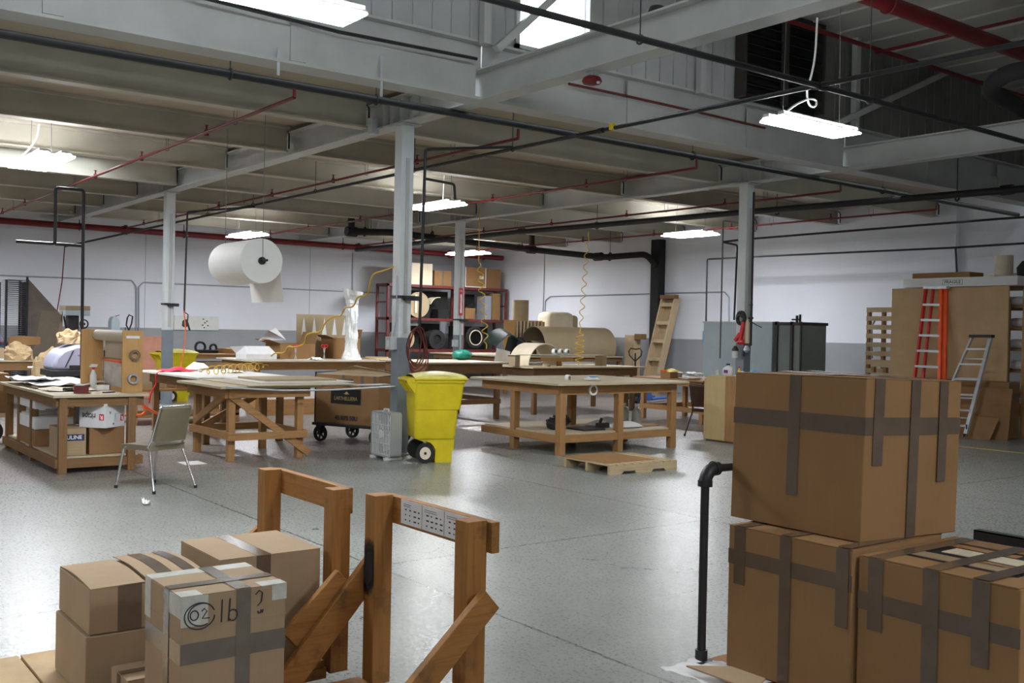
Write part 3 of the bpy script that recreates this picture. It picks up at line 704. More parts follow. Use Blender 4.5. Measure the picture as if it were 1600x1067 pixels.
# the cart below them
ct = thing('platform_cart', 'low cart with black pipe rail carrying the three big taped boxes', 'cart', (-2.1, 3.45, 0))
MB().box(-.62, -.50, .325, .95, .68, .375).build('deck', 'frame_x', ct, bevel=.004)
for sx in (-.5, .8):
    for sy in (-.38, .5):
        wl = MB().cyl((sx-.025, sy, .09), (sx+.025, sy, .09), .09, 24).build('caster', 'black_matte', ct)
        MB().box(sx-.045, sy-.05, .17, sx+.045, sy+.05, .325).bar((sx-.04, sy, .09), (sx-.04, sy, .18), .006, .05).bar((sx+.04, sy, .09), (sx+.04, sy, .18), .006, .05).build('caster_fork', 'galv', wl, smooth=False)
rl = MB(); X_ = -2.665+2.1
pts = [V((X_, -.44, .38)), V((X_, -.44, 1.08))]+arc((X_, -.39, 1.08), .05, pi, pi/2, (0, 1, 0), (0, 0, 1), 6)+[V((X_, .60, 1.13))]
pts = [V((X_-.035, p.y, p.z)) for p in pts]
rl.tube(pts, .0165, 14)
rl.build('pipe_rail', 'black', ct)
MB().cyl((X_-.035, -.44, .376), (X_-.035, -.44, .385), .045, 20).cyl((X_-.035, -.44, .385), (X_-.035, -.44, .425), .024, 16).build('floor_flange', 'black', ct)
el = MB(); A_ = arc((X_-.035, -.385, 1.075), .055, pi, pi/2, (0, 1, 0), (0, 0, 1), 8)
el.tube(A_, .026, 14).cyl(A_[0]-V((0, 0, .012)), A_[0]+V((0, 0, .012)), .029, 14).cyl(A_[-1]-V((0, .012, 0)), A_[-1]+V((0, .012, 0)), .029, 14).build('pipe_elbow', 'black', ct)
MB().box(-.05, .555, .845, .95, .56, .885).box(-.05, .555, .88, .95, .60, .885).box(-.05, .56, .375, -.01, .6, .845).box(.9, .56, .375, .94, .6, .845).build('angle_rail', 'black', ct, smooth=False)
def crumple(cx, cy, z, sx, sy, h, seed, n=14, droop=0):
    R_ = random.Random(seed); ph = [R_.uniform(0, 6) for _ in range(6)]
    def f(u, v):
        x = (u-.5)*sx; y = (v-.5)*sy; d = noise.noise(V((u*4+ph[0], v*4+ph[1], ph[2])))
        e = noise.noise(V((u*9+ph[3], v*9, ph[4])))
        return (cx+x+.04*sx*e, cy+y+.04*sy*d, z+h*abs(d)*1.6+h*.3*abs(e))
    return MB().grid(f, n, n, .0015)
tag(crumple(-2.55, 2.93, .379, .34, .24, .014, 3).build('paper_sheet', 'paper'), 'white paper scrap on the cart deck beside the pipe flange', 'paper')
tag(MB().hexa([(-2.62, 2.84, .41), (-2.30, 2.84, .41), (-2.34, 2.95, .42), (-2.5, 2.95, .42)], [(-2.62, 2.84, .416), (-2.30, 2.84, .416), (-2.34, 2.95, .426), (-2.5, 2.95, .426)]).build('cardboard_scrap', 'card_l', smooth=False),
    'loose cardboard piece at the bottom edge in front of the stacked boxes', 'cardboard')

# boxes on the two timber carts
carton('brown box with one tape band against the upright timber frame', -4.665, 1.645, .155, -4.185, 2.115, .65, 'card_l', tapes=[[vt('+x', .42, .14, .0), ('top', 0, .35, 1, .49)]])
carton('plain brown box under the low taped box', -4.68, 1.11, .155, -4.205, 1.60, .405, 'card_l', flaps=False)
t_, F_, b_ = carton('low brown box with raised lids and two tape bands, on a plain box', -4.69, 1.125, .408, -4.215, 1.60, .59, 'card_l', flaps=False, tapes=[[vt('+x', .33, .20, .0), ('top', 0, .25, 1, .43)]])
def lidf(y0, y1, h0, h1):
    return MB().grid(lambda u, v: (-.2375+.475*u, y0+(y1-y0)*v, .185+h0+(h1-h0)*v+.012*sin(pi*u)), 8, 4, .004)
lidf(-.235, -.02, 0, .004).build('top_flap', 'card_l', t_); lidf(-.015, .235, .016, .012).build('top_flap', 'card_l', t_)
MB().grid(lambda u, v: (-.235+.47*u, .045+.06*v, .2025+.012*sin(pi*u)), 8, 2, .0012).build('tape', 'tape', t_)
MB().grid(lambda u, v: (-.235+.47*u, .155+.05*v, .2015+.012*sin(pi*u)), 8, 2, .0012).build('tape', 'tape', t_)
tg, FG, bG = carton('double-stacked taped box with frosted tape corners and handwriting', -3.885, 1.24, .155, -3.50, 1.63, .70, 'card_l', tmat='tape_grey', tapes=[
    [('+x', 0, .565, 1, .70), ('-y', 0, .565, 1, .70)], [vt('+x', .58, .14, 0), ('top', 0, .51, 1, .65)], [vt('-y', .62, .14, 0), ('top', .55, 0, .69, 1)]])
MB().box(-.1945, -.197, .43, .1945, .197, .436).build('lid_edge', 'card_l', tg, smooth=False)
for (fc, seq) in (('a', [(-.195, -.1975, .40, -.13, -.1945, .545), (-.195, -.197, .5455, -.12, .197, .549)]), ('b', [(.1930, -.197, .44, .1950, -.10, .5455), (.12, -.197, .5455, .1950, -.12, .5495), (.02, -.1975, .47, .1930, -.1945, .545)]), ('c', [(.1930, .14, .49, .1950, .197, .545), (.13, .10, .5455, .194, .197, .549)])):
    m_ = MB()
    for q in seq: m_.box(*q)
    m_.build('clear_tape', 'tape_clear', tg, smooth=False)
# marker writing on the +x face
def ink(pts, nm='handwriting', r=.0022): return MB().tube([(.1945, y, z) for y, z in pts], r, 6)
hw = MB()
circ = lambda cy, cz, ry, rz_, a0=0, a1=2*pi, n=22: [(cy+ry*cos(a0+(a1-a0)*i/n), cz+rz_*sin(a0+(a1-a0)*i/n)) for i in range(n+1)]
for st in (circ(-.105, .472, .042, .033, .3, 6.2), circ(-.100, .475, .037, .028, .8, 5.2), circ(-.12, .475, .011, .012), [(-.100, .483), (-.092, .489), (-.085, .482), (-.098, .465), (-.078, .464)],
           [(-.042, .505), (-.044, .448)], [(-.020, .505), (-.024, .448)], circ(-.012, .462, .013, .014, 2.4, -2.4),
           [(.075, .505), (.09, .515), (.102, .508), (.098, .485), (.083, .475)], [(.085, .462), (.088, .455)], [(.095, .455), (.097, .464), (.103, .456), (.106, .464)]):
    hw.tube([(.1962, -.02+(y+.02)*(1.3 if y < .05 else 1.0), .480+(z-.476)*1.4) for y, z in st], .0021, 6)
hw.build('handwriting', 'ink', tg)
carton('small taped box tucked beside the handwritten box', -4.135, 1.19, .155, -3.93, 1.42, .295, 'card_l', tapes=[[('+x', 0, .5, 1, .75)], [vt('-y', .5, .2), ('top', .4, 0, .6, 1)]])
carton('small cardboard box in front of the handwritten box, cut by the frame edge', -3.925, 1.20, .155, -3.90+.0, 1.40, .26, 'card_l', flaps=False) if False else None

def rack_cart(label, xa, xb, y, n_deck, braces, over=.03, dz=0.0):
    """timber platform cart with an upright H frame at one end"""
    t = thing('timber_cart', label, 'cart', ((xa+xb)/2, y-.75, 0)); ox, oy = (xa+xb)/2, y-.75
    p = .045
    for x in (xa, xb):
        q = MB().box(x-ox-p, y-oy-p, .09, x-ox+p, y-oy+p, .92).build('post', 'frame_z', t, bevel=.003)
    MB().box(xa-ox-p, y-oy+p, .795, xb-ox+p+over, y-oy+p+.038, .915).build('top_rail', 'frame_x', t, bevel=.003)
    for k in range(n_deck):
        w_ = 1.9/n_deck; MB().box(xa-ox-.045, y-oy-1.95+k*w_, .115-dz, xb-ox+.02, y-oy-1.95+(k+1)*w_-.012, .15-dz).build('deck_board', 'kraft' if k < 6 and xa < -4.5 else 'frame_x', t, bevel=.002)
    for x in (xa-ox, xb-ox): MB().box(x-.02, y-oy-1.95, .065-dz*.4, x+.02, y-oy-.05, .113-dz).build('side_rail', 'frame_y', t, smooth=False)
    for (x, z1, yb, zb) in braces:
        MB().bar((x-ox, y-oy+.03, z1), (x-ox, yb-oy, zb), .035, .105, (0, 0, 1)).build('brace', 'frame_y', t, bevel=.003)
    for sy in (-1.7, -.2):
        for sx in (xa-ox+.06, xb-ox-.06):
            wl = MB().cyl((sx-.014, y-oy+sy, .03), (sx+.014, y-oy+sy, .03), .03, 16).build('caster', 'black_matte', t)
            MB().box(sx-.02, y-oy+sy-.02, .055, sx+.02, y-oy+sy+.02, .07).build('caster_plate', 'galv', wl, smooth=False)
    return t, ox, oy
r1, ox, oy = rack_cart('timber cart with upright frame at the end, loaded with brown boxes', -4.92, -4.175, 2.19, 12, [(-4.98, .60, 1.66, .18)], -.05)
MB().bar(at(540, 905, 'x', -4.035)-V((ox, oy, 0)), at(455, 1003, 'x', -4.035)-V((ox, oy, 0)), .035, .13).build('brace', 'frame_y', r1, bevel=.003)
r2, ox, oy = rack_cart('timber cart whose upright frame has a printed paper strip and a burnt post', -3.935, -3.225, 2.27, 12, [], .03, .04)
MB().bar(at(592, 872, 'x', -3.998)-V((ox, oy, 0)), at(430, 1092, 'x', -3.998)-V((ox, oy, 0)), .035, .115).build('brace', 'frame_y', r2, bevel=.003)
MB().bar(at(766, 935, 'x', -3.125)-V((ox, oy, 0)), at(640, 1092, 'x', -3.125)-V((ox, oy, 0)), .035, .10).build('brace', 'frame_y', r2, bevel=.003)
yb = 2.27-oy+.043
pl = MB().box(-.19, yb+.0, .80, .23, yb+.0015, .912)
pl.v = [p-V((0, .0, 0)) for p in pl.v]
pp = MB().box(-.235, yb-.003, .808, .325, yb-.0005, .912).build('paper_strip', 'paper', r2, smooth=False)
R_ = random.Random(4); mk = MB()
for k in range(3):
    for i in range(4):
        for j in range(3):
            x = -.20+k*.17+i*.035; z = .825+j*.022; mk.box(x, yb-.0036, z, x+R_.uniform(.006, .022), yb-.003, z+.006)
    for j in range(2): mk.box(-.215+k*.17, yb-.0036, .893-j*.008, -.215+k*.17+R_.uniform(.05, .12), yb-.003, .895-j*.008)
for x in (-.065, .105): mk.box(x, yb-.0036, .81, x+.002, yb-.003, .91)
mk.build('printing', 'ink', r2, smooth=False)
def scorch(parent, x, y, z):
    n = N('scorched_patch'); f = n.noise(n.mapping((1, 1, 1)), 9, 5)
    g = n.n('ShaderNodeTexGradient', gradient_type='SPHERICAL'); mp = n.n('ShaderNodeMapping'); n.l(n.tc.outputs['Object'], mp.inputs[0])
    mp.inputs['Location'].default_value = (0, 0, 0); mp.inputs['Scale'].default_value = (14, 14, 7); n.l(mp.outputs[0], g.inputs[0])
    n.col((.012, .01, .01)); n.l(n.ramp(n.math('ADD', g.outputs[1], n.math('MULTIPLY', n.math('SUBTRACT', f, .5), 1.2)), [(.05, (0, 0, 0)), (.55, (.95,)*3)]), n.b.inputs['Alpha'])
    mt = n.set(.8)
    o = MB().box(-.044, -.0012, -.15, .044, 0, .15).build('scorch_mark', mt, parent, smooth=False); o.location = (x, y, z)
scorch(r2, -3.935-ox, 2.27-oy-.0455, .60)

# ================================================================ WORKBENCHES
def bench(name, label, x0, y0, x1, y1, h, top='board', over=.12, wm='pine', legs=None, shelf=None, apron=.12, lw=.085, topth=.03, braces=(), rails=None, loc_under=None):
    """x0..x1, y0..y1 is the outline of the top"""
    cx, cy = (x0+x1)/2, (y0+y1)/2; t = thing(name, label, 'workbench', (cx, cy, 0))
    hx, hy = (x1-x0)/2, (y1-y0)/2
    MB().box(-hx, -hy, h-topth, hx, hy, h).build('tabletop', top, t, bevel=.003)
    ax, ay = hx-over, hy-over; z0 = h-topth-apron; z1 = h-topth
    for s in (-1, 1):
        MB().box(-ax, s*ay-.02, z0, ax, s*ay+.02, z1-.001).build('apron', wm+'_x', t, smooth=False)
        MB().box(s*ax-.02, -ay+.021, z0, s*ax+.02, ay-.021, z1-.001).build('apron', wm+'_y', t, smooth=False)
    lg = legs or [(-ax+.06, -ay+.06), (ax-.06, -ay+.06), (ax-.06, ay-.06), (-ax+.06, ay-.06)]
    for (x, y) in lg: MB().box(x-lw/2, y-lw/2, 0, x+lw/2, y+lw/2, z1-.002).build('leg', wm+'_z', t, bevel=.003)
    if shelf is not None:
        MB().box(-ax+.03, -ay+.03, shelf, ax-.03, ay-.03, shelf+.02).build('lower_shelf', 'board', t, smooth=False)
        for s in (-1, 1):
            MB().box(-ax, s*ay-.02, shelf-.10, ax, s*ay+.02, shelf-.001).build('shelf_rail', wm+'_x', t, smooth=False)
            MB().box(s*ax-.02, -ay+.021, shelf-.10, s*ax+.02, ay-.021, shelf-.001).build('shelf_rail', wm+'_y', t, smooth=False)
    if rails is not None:
        for s in (-1, 1):
            MB().box(-ax+.02, s*(ay-.04)-.02, rails, ax-.02, s*(ay-.04)+.02, rails+.09).build('stretcher', wm+'_x', t, smooth=False)
            MB().box(s*(ax+.005)-.02, -ay+.02, rails-.01, s*(ax+.005)+.02, ay-.02, rails+.08).build('stretcher', wm+'_y', t, smooth=False)
    for (p, q) in braces: MB().bar(p, q, .035, .085, (0, 0, 1)).build('brace', wm+'_y', t, smooth=False)
    return t
# bench with roll stand (near the olive chair)
T1 = bench('packing_workbench', 'packing bench carrying a paper roll stand, boxes stored beneath', -14.6, 2.72, -11.72, 3.74, .86, legs=[(1.38, -.40), (1.38, .33), (.05, -.40), (-.62, -.40), (.05, .36), (-1.32, .36), (-1.32, -.40)], over=.06, shelf=.16, wm='dark', apron=.10)
# bench with crossed braces
T3 = bench('braced_workbench', 'open workbench with diagonal braces standing in front of the carton cart', -13.25, 4.58, -11.72, 5.90, .925, 'board', .12, 'pine', rails=.27, legs=[(.56, -.45), (.56, .45), (-.56, -.45), (-.56, .45)], apron=.12,
           braces=[((.625, -.47, .80), (.625, .56, .06)), ((.50, -.51, .80), (-.48, -.51, .42)), ((-.63, .45, .75), (-.63, -.4, .30))])
# main bench with shelf
T5 = bench('shelf_workbench', 'sturdy six-legged workbench with a laden lower shelf behind the low pallet', -12.35, 8.62, -10.32, 11.12, .975, 'board', .14, 'pine', shelf=.27, lw=.10, apron=.13, legs=[(.85, -1.06), (.85, 0.0), (.85, 1.06), (-.16, -1.06), (-.16, 1.06), (-.16, 0)])
T2 = bench('white_topped_workbench', 'white-topped workbench strewn with paper behind the braced bench', -16.1, 5.0, -13.6, 6.45, .935, 'board_white', .12, 'dark', apron=.14)
T6 = bench('long_workbench', 'long workbench holding the curved forms and acrylic frame', -17.4, 12.5, -15.75, 15.6, .955, 'board', .14, 'dark', apron=.16)
T7 = bench('tall_workbench', 'dark timber bench just past the yellow bin with a pale top', -17.0, 9.75, -15.35, 11.6, 1.07, 'board_cream', .1, 'dark', rails=.3, apron=.18, shelf=None)
T9 = bench('far_workbench', 'workbench holding the plastic-wrapped white pedestal', -19.6, 7.55, -17.8, 10.7, 1.02, 'board_cream', .1, 'pine', apron=.15)
T8 = bench('edge_workbench', 'workbench at the picture edge piled with crumpled kraft paper', -23.0, 2.2, -20.6, 4.55, .93, 'board', .05, 'dark', apron=.16)
T10 = bench('small_timber_table', 'small timber table against the grey dado behind the yellow cart', -24.6, 8.3, -23.2, 10.1, .98, 'pine_x', .05, 'pine', apron=.08)
T11 = bench('trestle_table', 'timber table by the brown chair and the plywood cabinet', -14.6, 14.1, -12.75, 15.6, .82, 'pine_y', .1, 'pine', apron=.1, rails=.2)
# leaning bench legs under the trestle etc.

# boards stacked loose on the braced bench
bd = [(-13.2, 4.9, .926, -11.65, 6.35, .938, 'board', 'loose fibreboard sheet lying on the braced bench'), (-13.2, 5.2, .9385, -12.0, 6.5, .951, 'board_white', 'white sheet of board lying on the fibreboard sheet'), (-13.1, 5.35, .9515, -12.2, 6.35, .975, 'tan_board', 'thick tan board, topmost of the boards on the braced bench')]
for a in bd: tag(MB().box(*a[:6]).build('loose_board', a[6], smooth=False), a[7], 'board')
sp = MB().grid(lambda u, v: (-11.66-.02*v, 4.60+2.25*u, .905-.055*sin(pi*min(1, u*1.0))*1.0+.03*u+.012*v), 24, 1, .004)
tag(MB().tube([(-11.66, 4.62, .925), (-11.62, 4.9, .90), (-11.6, 5.3, .875), (-11.6, 5.9, .868), (-11.6, 6.5, .885), (-11.62, 6.95, .90)], .011, 8).build('metal_strip', 'galv'), 'thin bent metal strip sagging along the edge of the braced bench', 'strip')
tag(MB().box(-11.85, 5.91, .906, -11.72, 6.9, .922).build('steel_rule', 'galv', bevel=.003), 'long steel rule sticking out past the end of the braced bench', 'rule')

# ================================================================ MIDDLE OF THE ROOM
# olive chair
def chair(label, loc, rz, vinyl, frame, name='stacking_chair'):
    t = thing(name, label, 'chair', loc, rz)   # faces -y
    b = MB().grid(lambda u, v: (-.21+.42*u+(0), -.23+.44*v, .455+.02*sin(pi*u)*sin(pi*v)-.012*(1-v)**3), 10, 10, .055)
    b.build('seat', vinyl, t)
    bk = MB().grid(lambda u, v: ((-.185+.37*u)*(1-.08*v), .215+.10*v+.02*sin(pi*u), .50+.33*v), 8, 8, .03)
    bk.build('backrest', vinyl, t)
    for s in (-1, 1):
        MB().tube([(s*.235, -.27, .012), (s*.205, -.20, .40), (s*.19, -.13, .435), (s*.17, .0, .44)], .0135, 10).build('leg', frame, t)
        MB().tube([(s*.255, .33, .012), (s*.20, .19, .40), (s*.205, .185, .44)], .0135, 10).build('leg', frame, t)
        for (x, y) in ((s*.235, -.27), (s*.255, .33)): MB().cyl((x, y, 0), (x, y, .03), .017, 12).build('foot_cap', 'black_matte', t)
    bf = MB().tube([(-.205, .16, .43), (-.2, .21, .50), (-.185, .315, .82)]+arc((-.165, .318, .825), .02, pi, pi/2, (1, 0, 0), (0, 0, 1), 4)+arc((.165, .318, .825), .02, pi/2, 0, (1, 0, 0), (0, 0, 1), 4)+[(.185, .315, .82), (.2, .21, .50), (.205, .16, .43)], .0125, 10)
    bf.build('back_frame', frame, t)
    MB().tube([(-.2, -.2, .435), (-.2, .17, .435), (.2, .17, .435), (.2, -.2, .435)], .010, 8, True).build('seat_frame', frame, t)
    return t
chair('olive vinyl and chrome stacking chair standing alone on the open floor', (-10.36, 3.36, 0), rad(-69), 'vinyl', 'chrome')
chair('brown stacking chair pulled up to the trestle table by the plywood cabinet', (-11.39, 12.76, 0), rad(191), 'brown_vinyl', 'cabinet_dark')
tag(crumple(-9.42, 3.0, .002, .10, .07, .05, 11, 8).build('crumpled_paper', 'paper'), 'crumpled white scrap on the floor in front of the olive chair', 'paper')
for (x, y, s, lab) in ((-12.0, 4.35, .16, 'flat white sheet on the floor under the braced bench'), (-12.5, 5.0, .14, 'second white sheet lying on the floor under the braced bench')):
    tag(MB().box(x-s, y-s*.8, .0005, x+s, y+s*.8, .002).build('paper_sheet', 'paper', smooth=False), lab, 'paper')

# wheeled refuse bins
def bin_(label, loc, rz, name='wheeled_bin'):
    t = thing(name, label, 'bin', loc, rz)  # hinge side -y, front +y
    def ring(z, yb, yf, hw):
        r_ = .05; out = []
        for (cx, cy, a0) in ((hw-r_, yf-r_, 0), (-hw+r_, yf-r_, pi/2), (-hw+r_, yb+r_, pi), (hw-r_, yb+r_, 3*pi/2)):
            for k in range(5): a = a0+k*pi/8; out.append(V((cx+r_*cos(a), cy+r_*sin(a), z)))
        return out
    rows = [ring(.30, -.33, .225, .26), ring(.34, -.345, .235, .27), ring(.66, -.355, .265, .285), ring(.665, -.355, .295, .295), ring(.95, -.365, .335, .315), ring(1.0, -.365, .345, .32), ring(1.0, -.375, .365, .335), ring(1.035, -.375, .37, .335)]
    b = MB(); vs = [p for r_ in rows for p in r_]; n = 20; fs = []
    for i in range(len(rows)-1):
        for k in range(n): fs.append((i*n+k, i*n+(k+1) % n, (i+1)*n+(k+1) % n, (i+1)*n+k))
    fs += [tuple(range(n))[::-1], tuple((len(rows)-1)*n+k for k in range(n))]
    b.add(vs, fs)
    # lower body in front of the wheels, arched over them
    arch = [(-.05, .02), (-.05, .06)]+[(-.20+.17*cos(a), .10+.17*sin(a)) for a in [rad(x) for x in (20, 40, 60, 80, 100)]]+[(-.33, .30), (.225, .30), (.215, .15), (.19, .14), (.185, 0), (-.04, 0)]
    b.prism([(y, z) for y, z in arch], 'x', -.24, .24)
    b.build('body', 'yellow', t)
    l = MB().grid(lambda u, v: (-.345+.69*u, -.37+.745*v, 1.045+.085*(sin(pi*u)**.6)*(sin(pi*(.08+.84*v))**.5)), 16, 16, .0)
    l.build('lid', 'yellow_lid', t)
    MB().box(-.35, -.37, 1.030, .35, .385, 1.052).build('lid_rim', 'yellow', t, bevel=.01)
    hd = MB().tube([(-.30, -.36, 1.0), (-.30, -.46, 1.02), (.30, -.46, 1.02), (.30, -.36, 1.0)], .022, 8)
    for s in (-.3, -.1, .1, .3): hd.hexa([(s-.012, -.47, .99), (s+.012, -.47, .99), (s+.012, -.36, .86), (s-.012, -.36, .86)], [(s-.012, -.47, 1.04), (s+.012, -.47, 1.04), (s+.012, -.33, 1.06), (s-.012, -.33, 1.06)])
    hd.build('handle', 'yellow', t)
    for s in (-1, 1):
        w_ = MB().cyl((s*.245, -.20, .125), (s*.30, -.20, .125), .125, 28).build('wheel', 'black_matte', t)
        MB().cyl((s*.246, -.20, .125), (s*.306, -.20, .125), .077, 24).build('hub', 'cream', w_)
        MB().cyl((s*.30, -.20, .125), (s*.312, -.20, .125), .018, 12).build('axle_cap', 'black', w_)
    return t
bin_('upright yellow wheeled bin with worn lid beside the box fan', (-10.86, 7.05, 0), rad(-20)).scale = (.95, .9, 1)
bin_('yellow wheeled bin half hidden behind the far column', (-21.9, 7.55, 0), 0)

# box fan
fn = thing('box_fan', 'grey box fan standing on the floor beside the yellow bin', 'fan', (-11.30, 6.60, 0), rad(1)); fn.scale = (1, 1.3, 1)
def rrect(hw, z0, z1, r_, n=5):
    out = []
    for (cx, cz, a0) in ((hw-r_, z1-r_, 0), (-hw+r_, z1-r_, pi/2), (-hw+r_, z0+r_, pi), (hw-r_, z0+r_, 3*pi/2)):
        for k in range(n): a = a0+k*pi/2/(n-1); out.append((cx+r_*cos(a), cz+r_*sin(a)))
    return out
o_ = rrect(.25, .035, .60, .05); i_ = rrect(.232, .053, .582, .04); k = len(o_)
b = MB(); vs = [(x, -.06, z) for x, z in o_]+[(x, -.06, z) for x, z in i_]+[(x, .06, z) for x, z in o_]+[(x, .06, z) for x, z in i_]
fs = []
for i in range(k):
    j = (i+1) % k; fs += [(i, j, k+j, k+i), (2*k+i, 3*k+i, 3*k+j, 2*k+j), (i, 2*k+i, 2*k+j, j), (k+i, k+j, 3*k+j, 3*k+i)]
b.add(vs, fs).build('housing', 'fan_grey', fn)
g_ = MB()
for s in (-.055, .055):
    for q in range(12): x = -.209+q*.038; g_.box(x-.006, s-.003, .05, x+.006, s+.003, .585)
    for z in (.2, .32, .44): g_.box(-.235, s-.003, z-.003, .235, s+.003, z+.003)
g_.build('grille', 'paper', fn, smooth=False); MB().box(-.23, .03, .05, .23, .05, .585).build('back_shroud', 'cabinet_dark', fn, smooth=False)  # dark sheet behind the blades stands in for the shade inside the housing
MB().cyl((0, -.064, .317), (0, -.054, .317), .055, 24).build('badge', 'white_plastic', fn)
bl = MB().cyl((0, -.03, .317), (0, .03, .317), .04, 20)
for q in range(5):
    a = q*2*pi/5; d = V((cos(a), 0, sin(a))); e = V((-sin(a), 0, cos(a))); c0 = V((0, 0, .317))
    bl.hexa([c0+d*.03-e*.02+V((0, -.02, 0)), c0+d*.21-e*.075+V((0, -.03, 0)), c0+d*.21+e*.07+V((0, .03, 0)), c0+d*.03+e*.02+V((0, .02, 0))], [c0+d*.03-e*.02+V((0, -.016, 0)), c0+d*.21-e*.075+V((0, -.026, 0)), c0+d*.21+e*.07+V((0, .034, 0)), c0+d*.03+e*.02+V((0, .024, 0))])
bl.build('blades', 'fan_grey', fn, smooth=False)
MB().tube([(-.06, 0, .60), (-.05, 0, .63), (.05, 0, .63), (.06, 0, .60)], .011, 8).build('handle', 'white_plastic', fn)
for s in (-.17, .17): MB().box(s-.02, -.10, 0, s+.02, .10, .036).build('foot', 'white_plastic', fn, bevel=.004)

# low pallet with a sheet of cardboard
def pallet(label, loc, rz, L=1.2, W=1.0, tilt=None, boards=8, name='pallet', h=.12):
    t = thing(name, label, 'pallet', loc, rz)
    for k in range(boards):
        x = -L/2+.045+k*(L-.09)/(boards-1); MB().box(x-.045, -W/2, h-.018, x+.045, W/2, h).build('deck_board', 'pallet_y', t, smooth=False)
    for y in (-W/2+.02, 0, W/2-.02):
        poly = [(-L/2, 0), (-L*.33, 0), (-L*.30, .035), (-L*.14, .035), (-L*.11, 0), (L*.11, 0), (L*.14, .035), (L*.30, .035), (L*.33, 0), (L/2, 0), (L/2, h-.019), (-L/2, h-.019)]
        MB().prism(poly, 'y', y-.02, y+.02).build('stringer', 'pallet_x', t, smooth=False)
    for x in (-L/2+.05, 0, L/2-.05): MB().box(x-.045, -W/2, 0.001, x+.045, W/2, .0).build('bottom_board', 'pallet_y', t, smooth=False) if False else None
    return t
pallet('low wooden pallet lying on the floor in front of the shelf bench', (-9.15, 8.66, 0), rad(88), 1.08, .86, boards=9)
tag(MB().box(-.44, -.38, 0, .36, .44, .005).build('cardboard_sheet', 'card', loc=(-9.22, 8.52, .121), rz=rad(2)), 'flat cardboard sheet lying on the low pallet', 'cardboard')

# steel cart with the big carton
cw = thing('steel_platform_cart', 'black steel platform cart with spoked wheels under the labelled carton', 'cart', (-13.15, 7.25, 0), rad(23))
MB().box(-.62, -.35, .235, .62, .45, .275).build('deck', 'black', cw, bevel=.004)
MB().tube([(-.60, -.30, .27), (-.60, -.30, 1.0), (-.60, .38, 1.0), (-.60, .38, .27)], .016, 8).tube([(-.60, -.30, .62), (-.60, .38, .62)], .012, 8).build('push_handle', 'black', cw)
for (x, y) in ((-.50, -.30), (-.44, .36), (.50, -.28), (.50, .38)):
    c_ = V((x, y, .115)); w_ = MB().hollow(c_-V((0, .02, 0)), c_+V((0, .02, 0)), .115, .082, 28)
    w_ = w_.build('wheel', 'black_matte', cw); s_ = MB().cyl(c_-V((0, .025, 0)), c_+V((0, .025, 0)), .026, 12)
    for q in range(3): a = q*pi/3+.3; d = V((cos(a), 0, sin(a)))*.085; s_.bar(c_-d, c_+d, .02, .022, (0, 1, 0))
    s_.build('spokes', 'black', w_, smooth=False)
    MB().box(x-.05, y-.04, .20, x+.05, y+.04, .235).bar((x, y-.035, .115), (x, y-.035, .22), .05, .006, (0, 1, 0)).bar((x, y+.035, .115), (x, y+.035, .22), .05, .006, (0, 1, 0)).build('fork', 'black', cw, smooth=False)
bc = thing('large_carton', 'big brown carton with a black and gold label on the steel cart', 'box', (-13.15, 7.25, .277), rad(23))
MB().box(-.57, -.33, 0, .57, .44, .70).build('body', 'card', bc, bevel=.006)
MB().add([(-.57, -.33, .702), (.57, -.33, .702), (.57, .05, .72), (-.2, .12, .83), (-.57, .1, .72)], [(0, 1, 2, 3, 4)]).build('top_flap', 'card_l', bc, smooth=False)
MB().add([(-.57, .44, .702), (.57, .44, .702), (.57, .05, .74), (-.2, .05, .82), (-.57, .1, .74)], [(0, 1, 2, 3, 4)]).build('top_flap', 'card_l', bc, smooth=False)
YF = -.3345
MB().box(-.285, YF-.001, .29, .255, YF, .50).build('label_panel', 'label_black', bc, smooth=False)
FX = lambda x, z, y=YF-.0015: frame4((x, y, z), (1, 0, 0), (0, 0, 1))
text('LARTHELLIERA', 'label_lettering', .075, 'gold', bc, FX(-.015, .365), sx=.85)
MB().prism([(-.06, .435), (-.03, .44), (-.012, .465), (.012, .465), (.03, .44), (.06, .435), (0, .425)], 'y', YF-.002, YF-.001).build('emblem', 'gold', bc, smooth=False)
text('45 RPS 50U', 'stencil_lettering', .085, 'ink', bc, FX(.0, .085), bold=.003)
text('Mountain', 'stencil_lettering', .035, 'ink', bc, FX(.0, .55), bold=.001)
for (x, z0, z1, w2) in ((-.06, .58, .70, .022), (.275, .535, .70, .025), (.50, .57, .70, .025)): MB().box(x-w2, YF-.001, z0, x+w2, YF, z1).build('tape', 'tape_grey', bc, smooth=False)
MB().box(-.12, YF-.0012, .585, .12, YF-.0002, .65).build('address_label', 'tape_grey', bc, smooth=False)

# ================================================================ HANGING ROLL, PEDESTAL, HOSES
ro = thing('foam_roll', 'big white foam roll hung on a rod above the benches, its end hanging loose', 'roll', (-13.05, 5.4, 2.5))
MB().hollow((-.56, 0, 0), (.55, 0, 0), .29, .045, 48).build('roll', 'foam', ro)
tl = MB().grid(lambda u, v: (-.53+1.05*u+.02*v*sin(5*u), .286*cos(.5*(1-v))+.0+.05*v*v+.012*sin(7*u)*v, .0+.13*(1-v)-.52*v), 14, 10, .005)
tl.build('loose_end', 'foam', ro)
MB().cyl((-.75, 0, 0), (.72, 0, 0), .016, 10).build('rod', 'black', ro)
MB().cyl((.55, 0, 0), (.575, 0, 0), .05, 16).build('end_stop', 'black', ro)
for x in (-.70, .58): MB().cyl((x, 0, 0), (x, 0, 1.88), .004, 5).build('hanging_wire', 'wire', ro)
pd = thing('pedestal', 'white pedestal column wrapped in clear crinkled plastic on the far bench', 'pedestal', (-18.35, 9.87, 1.021))
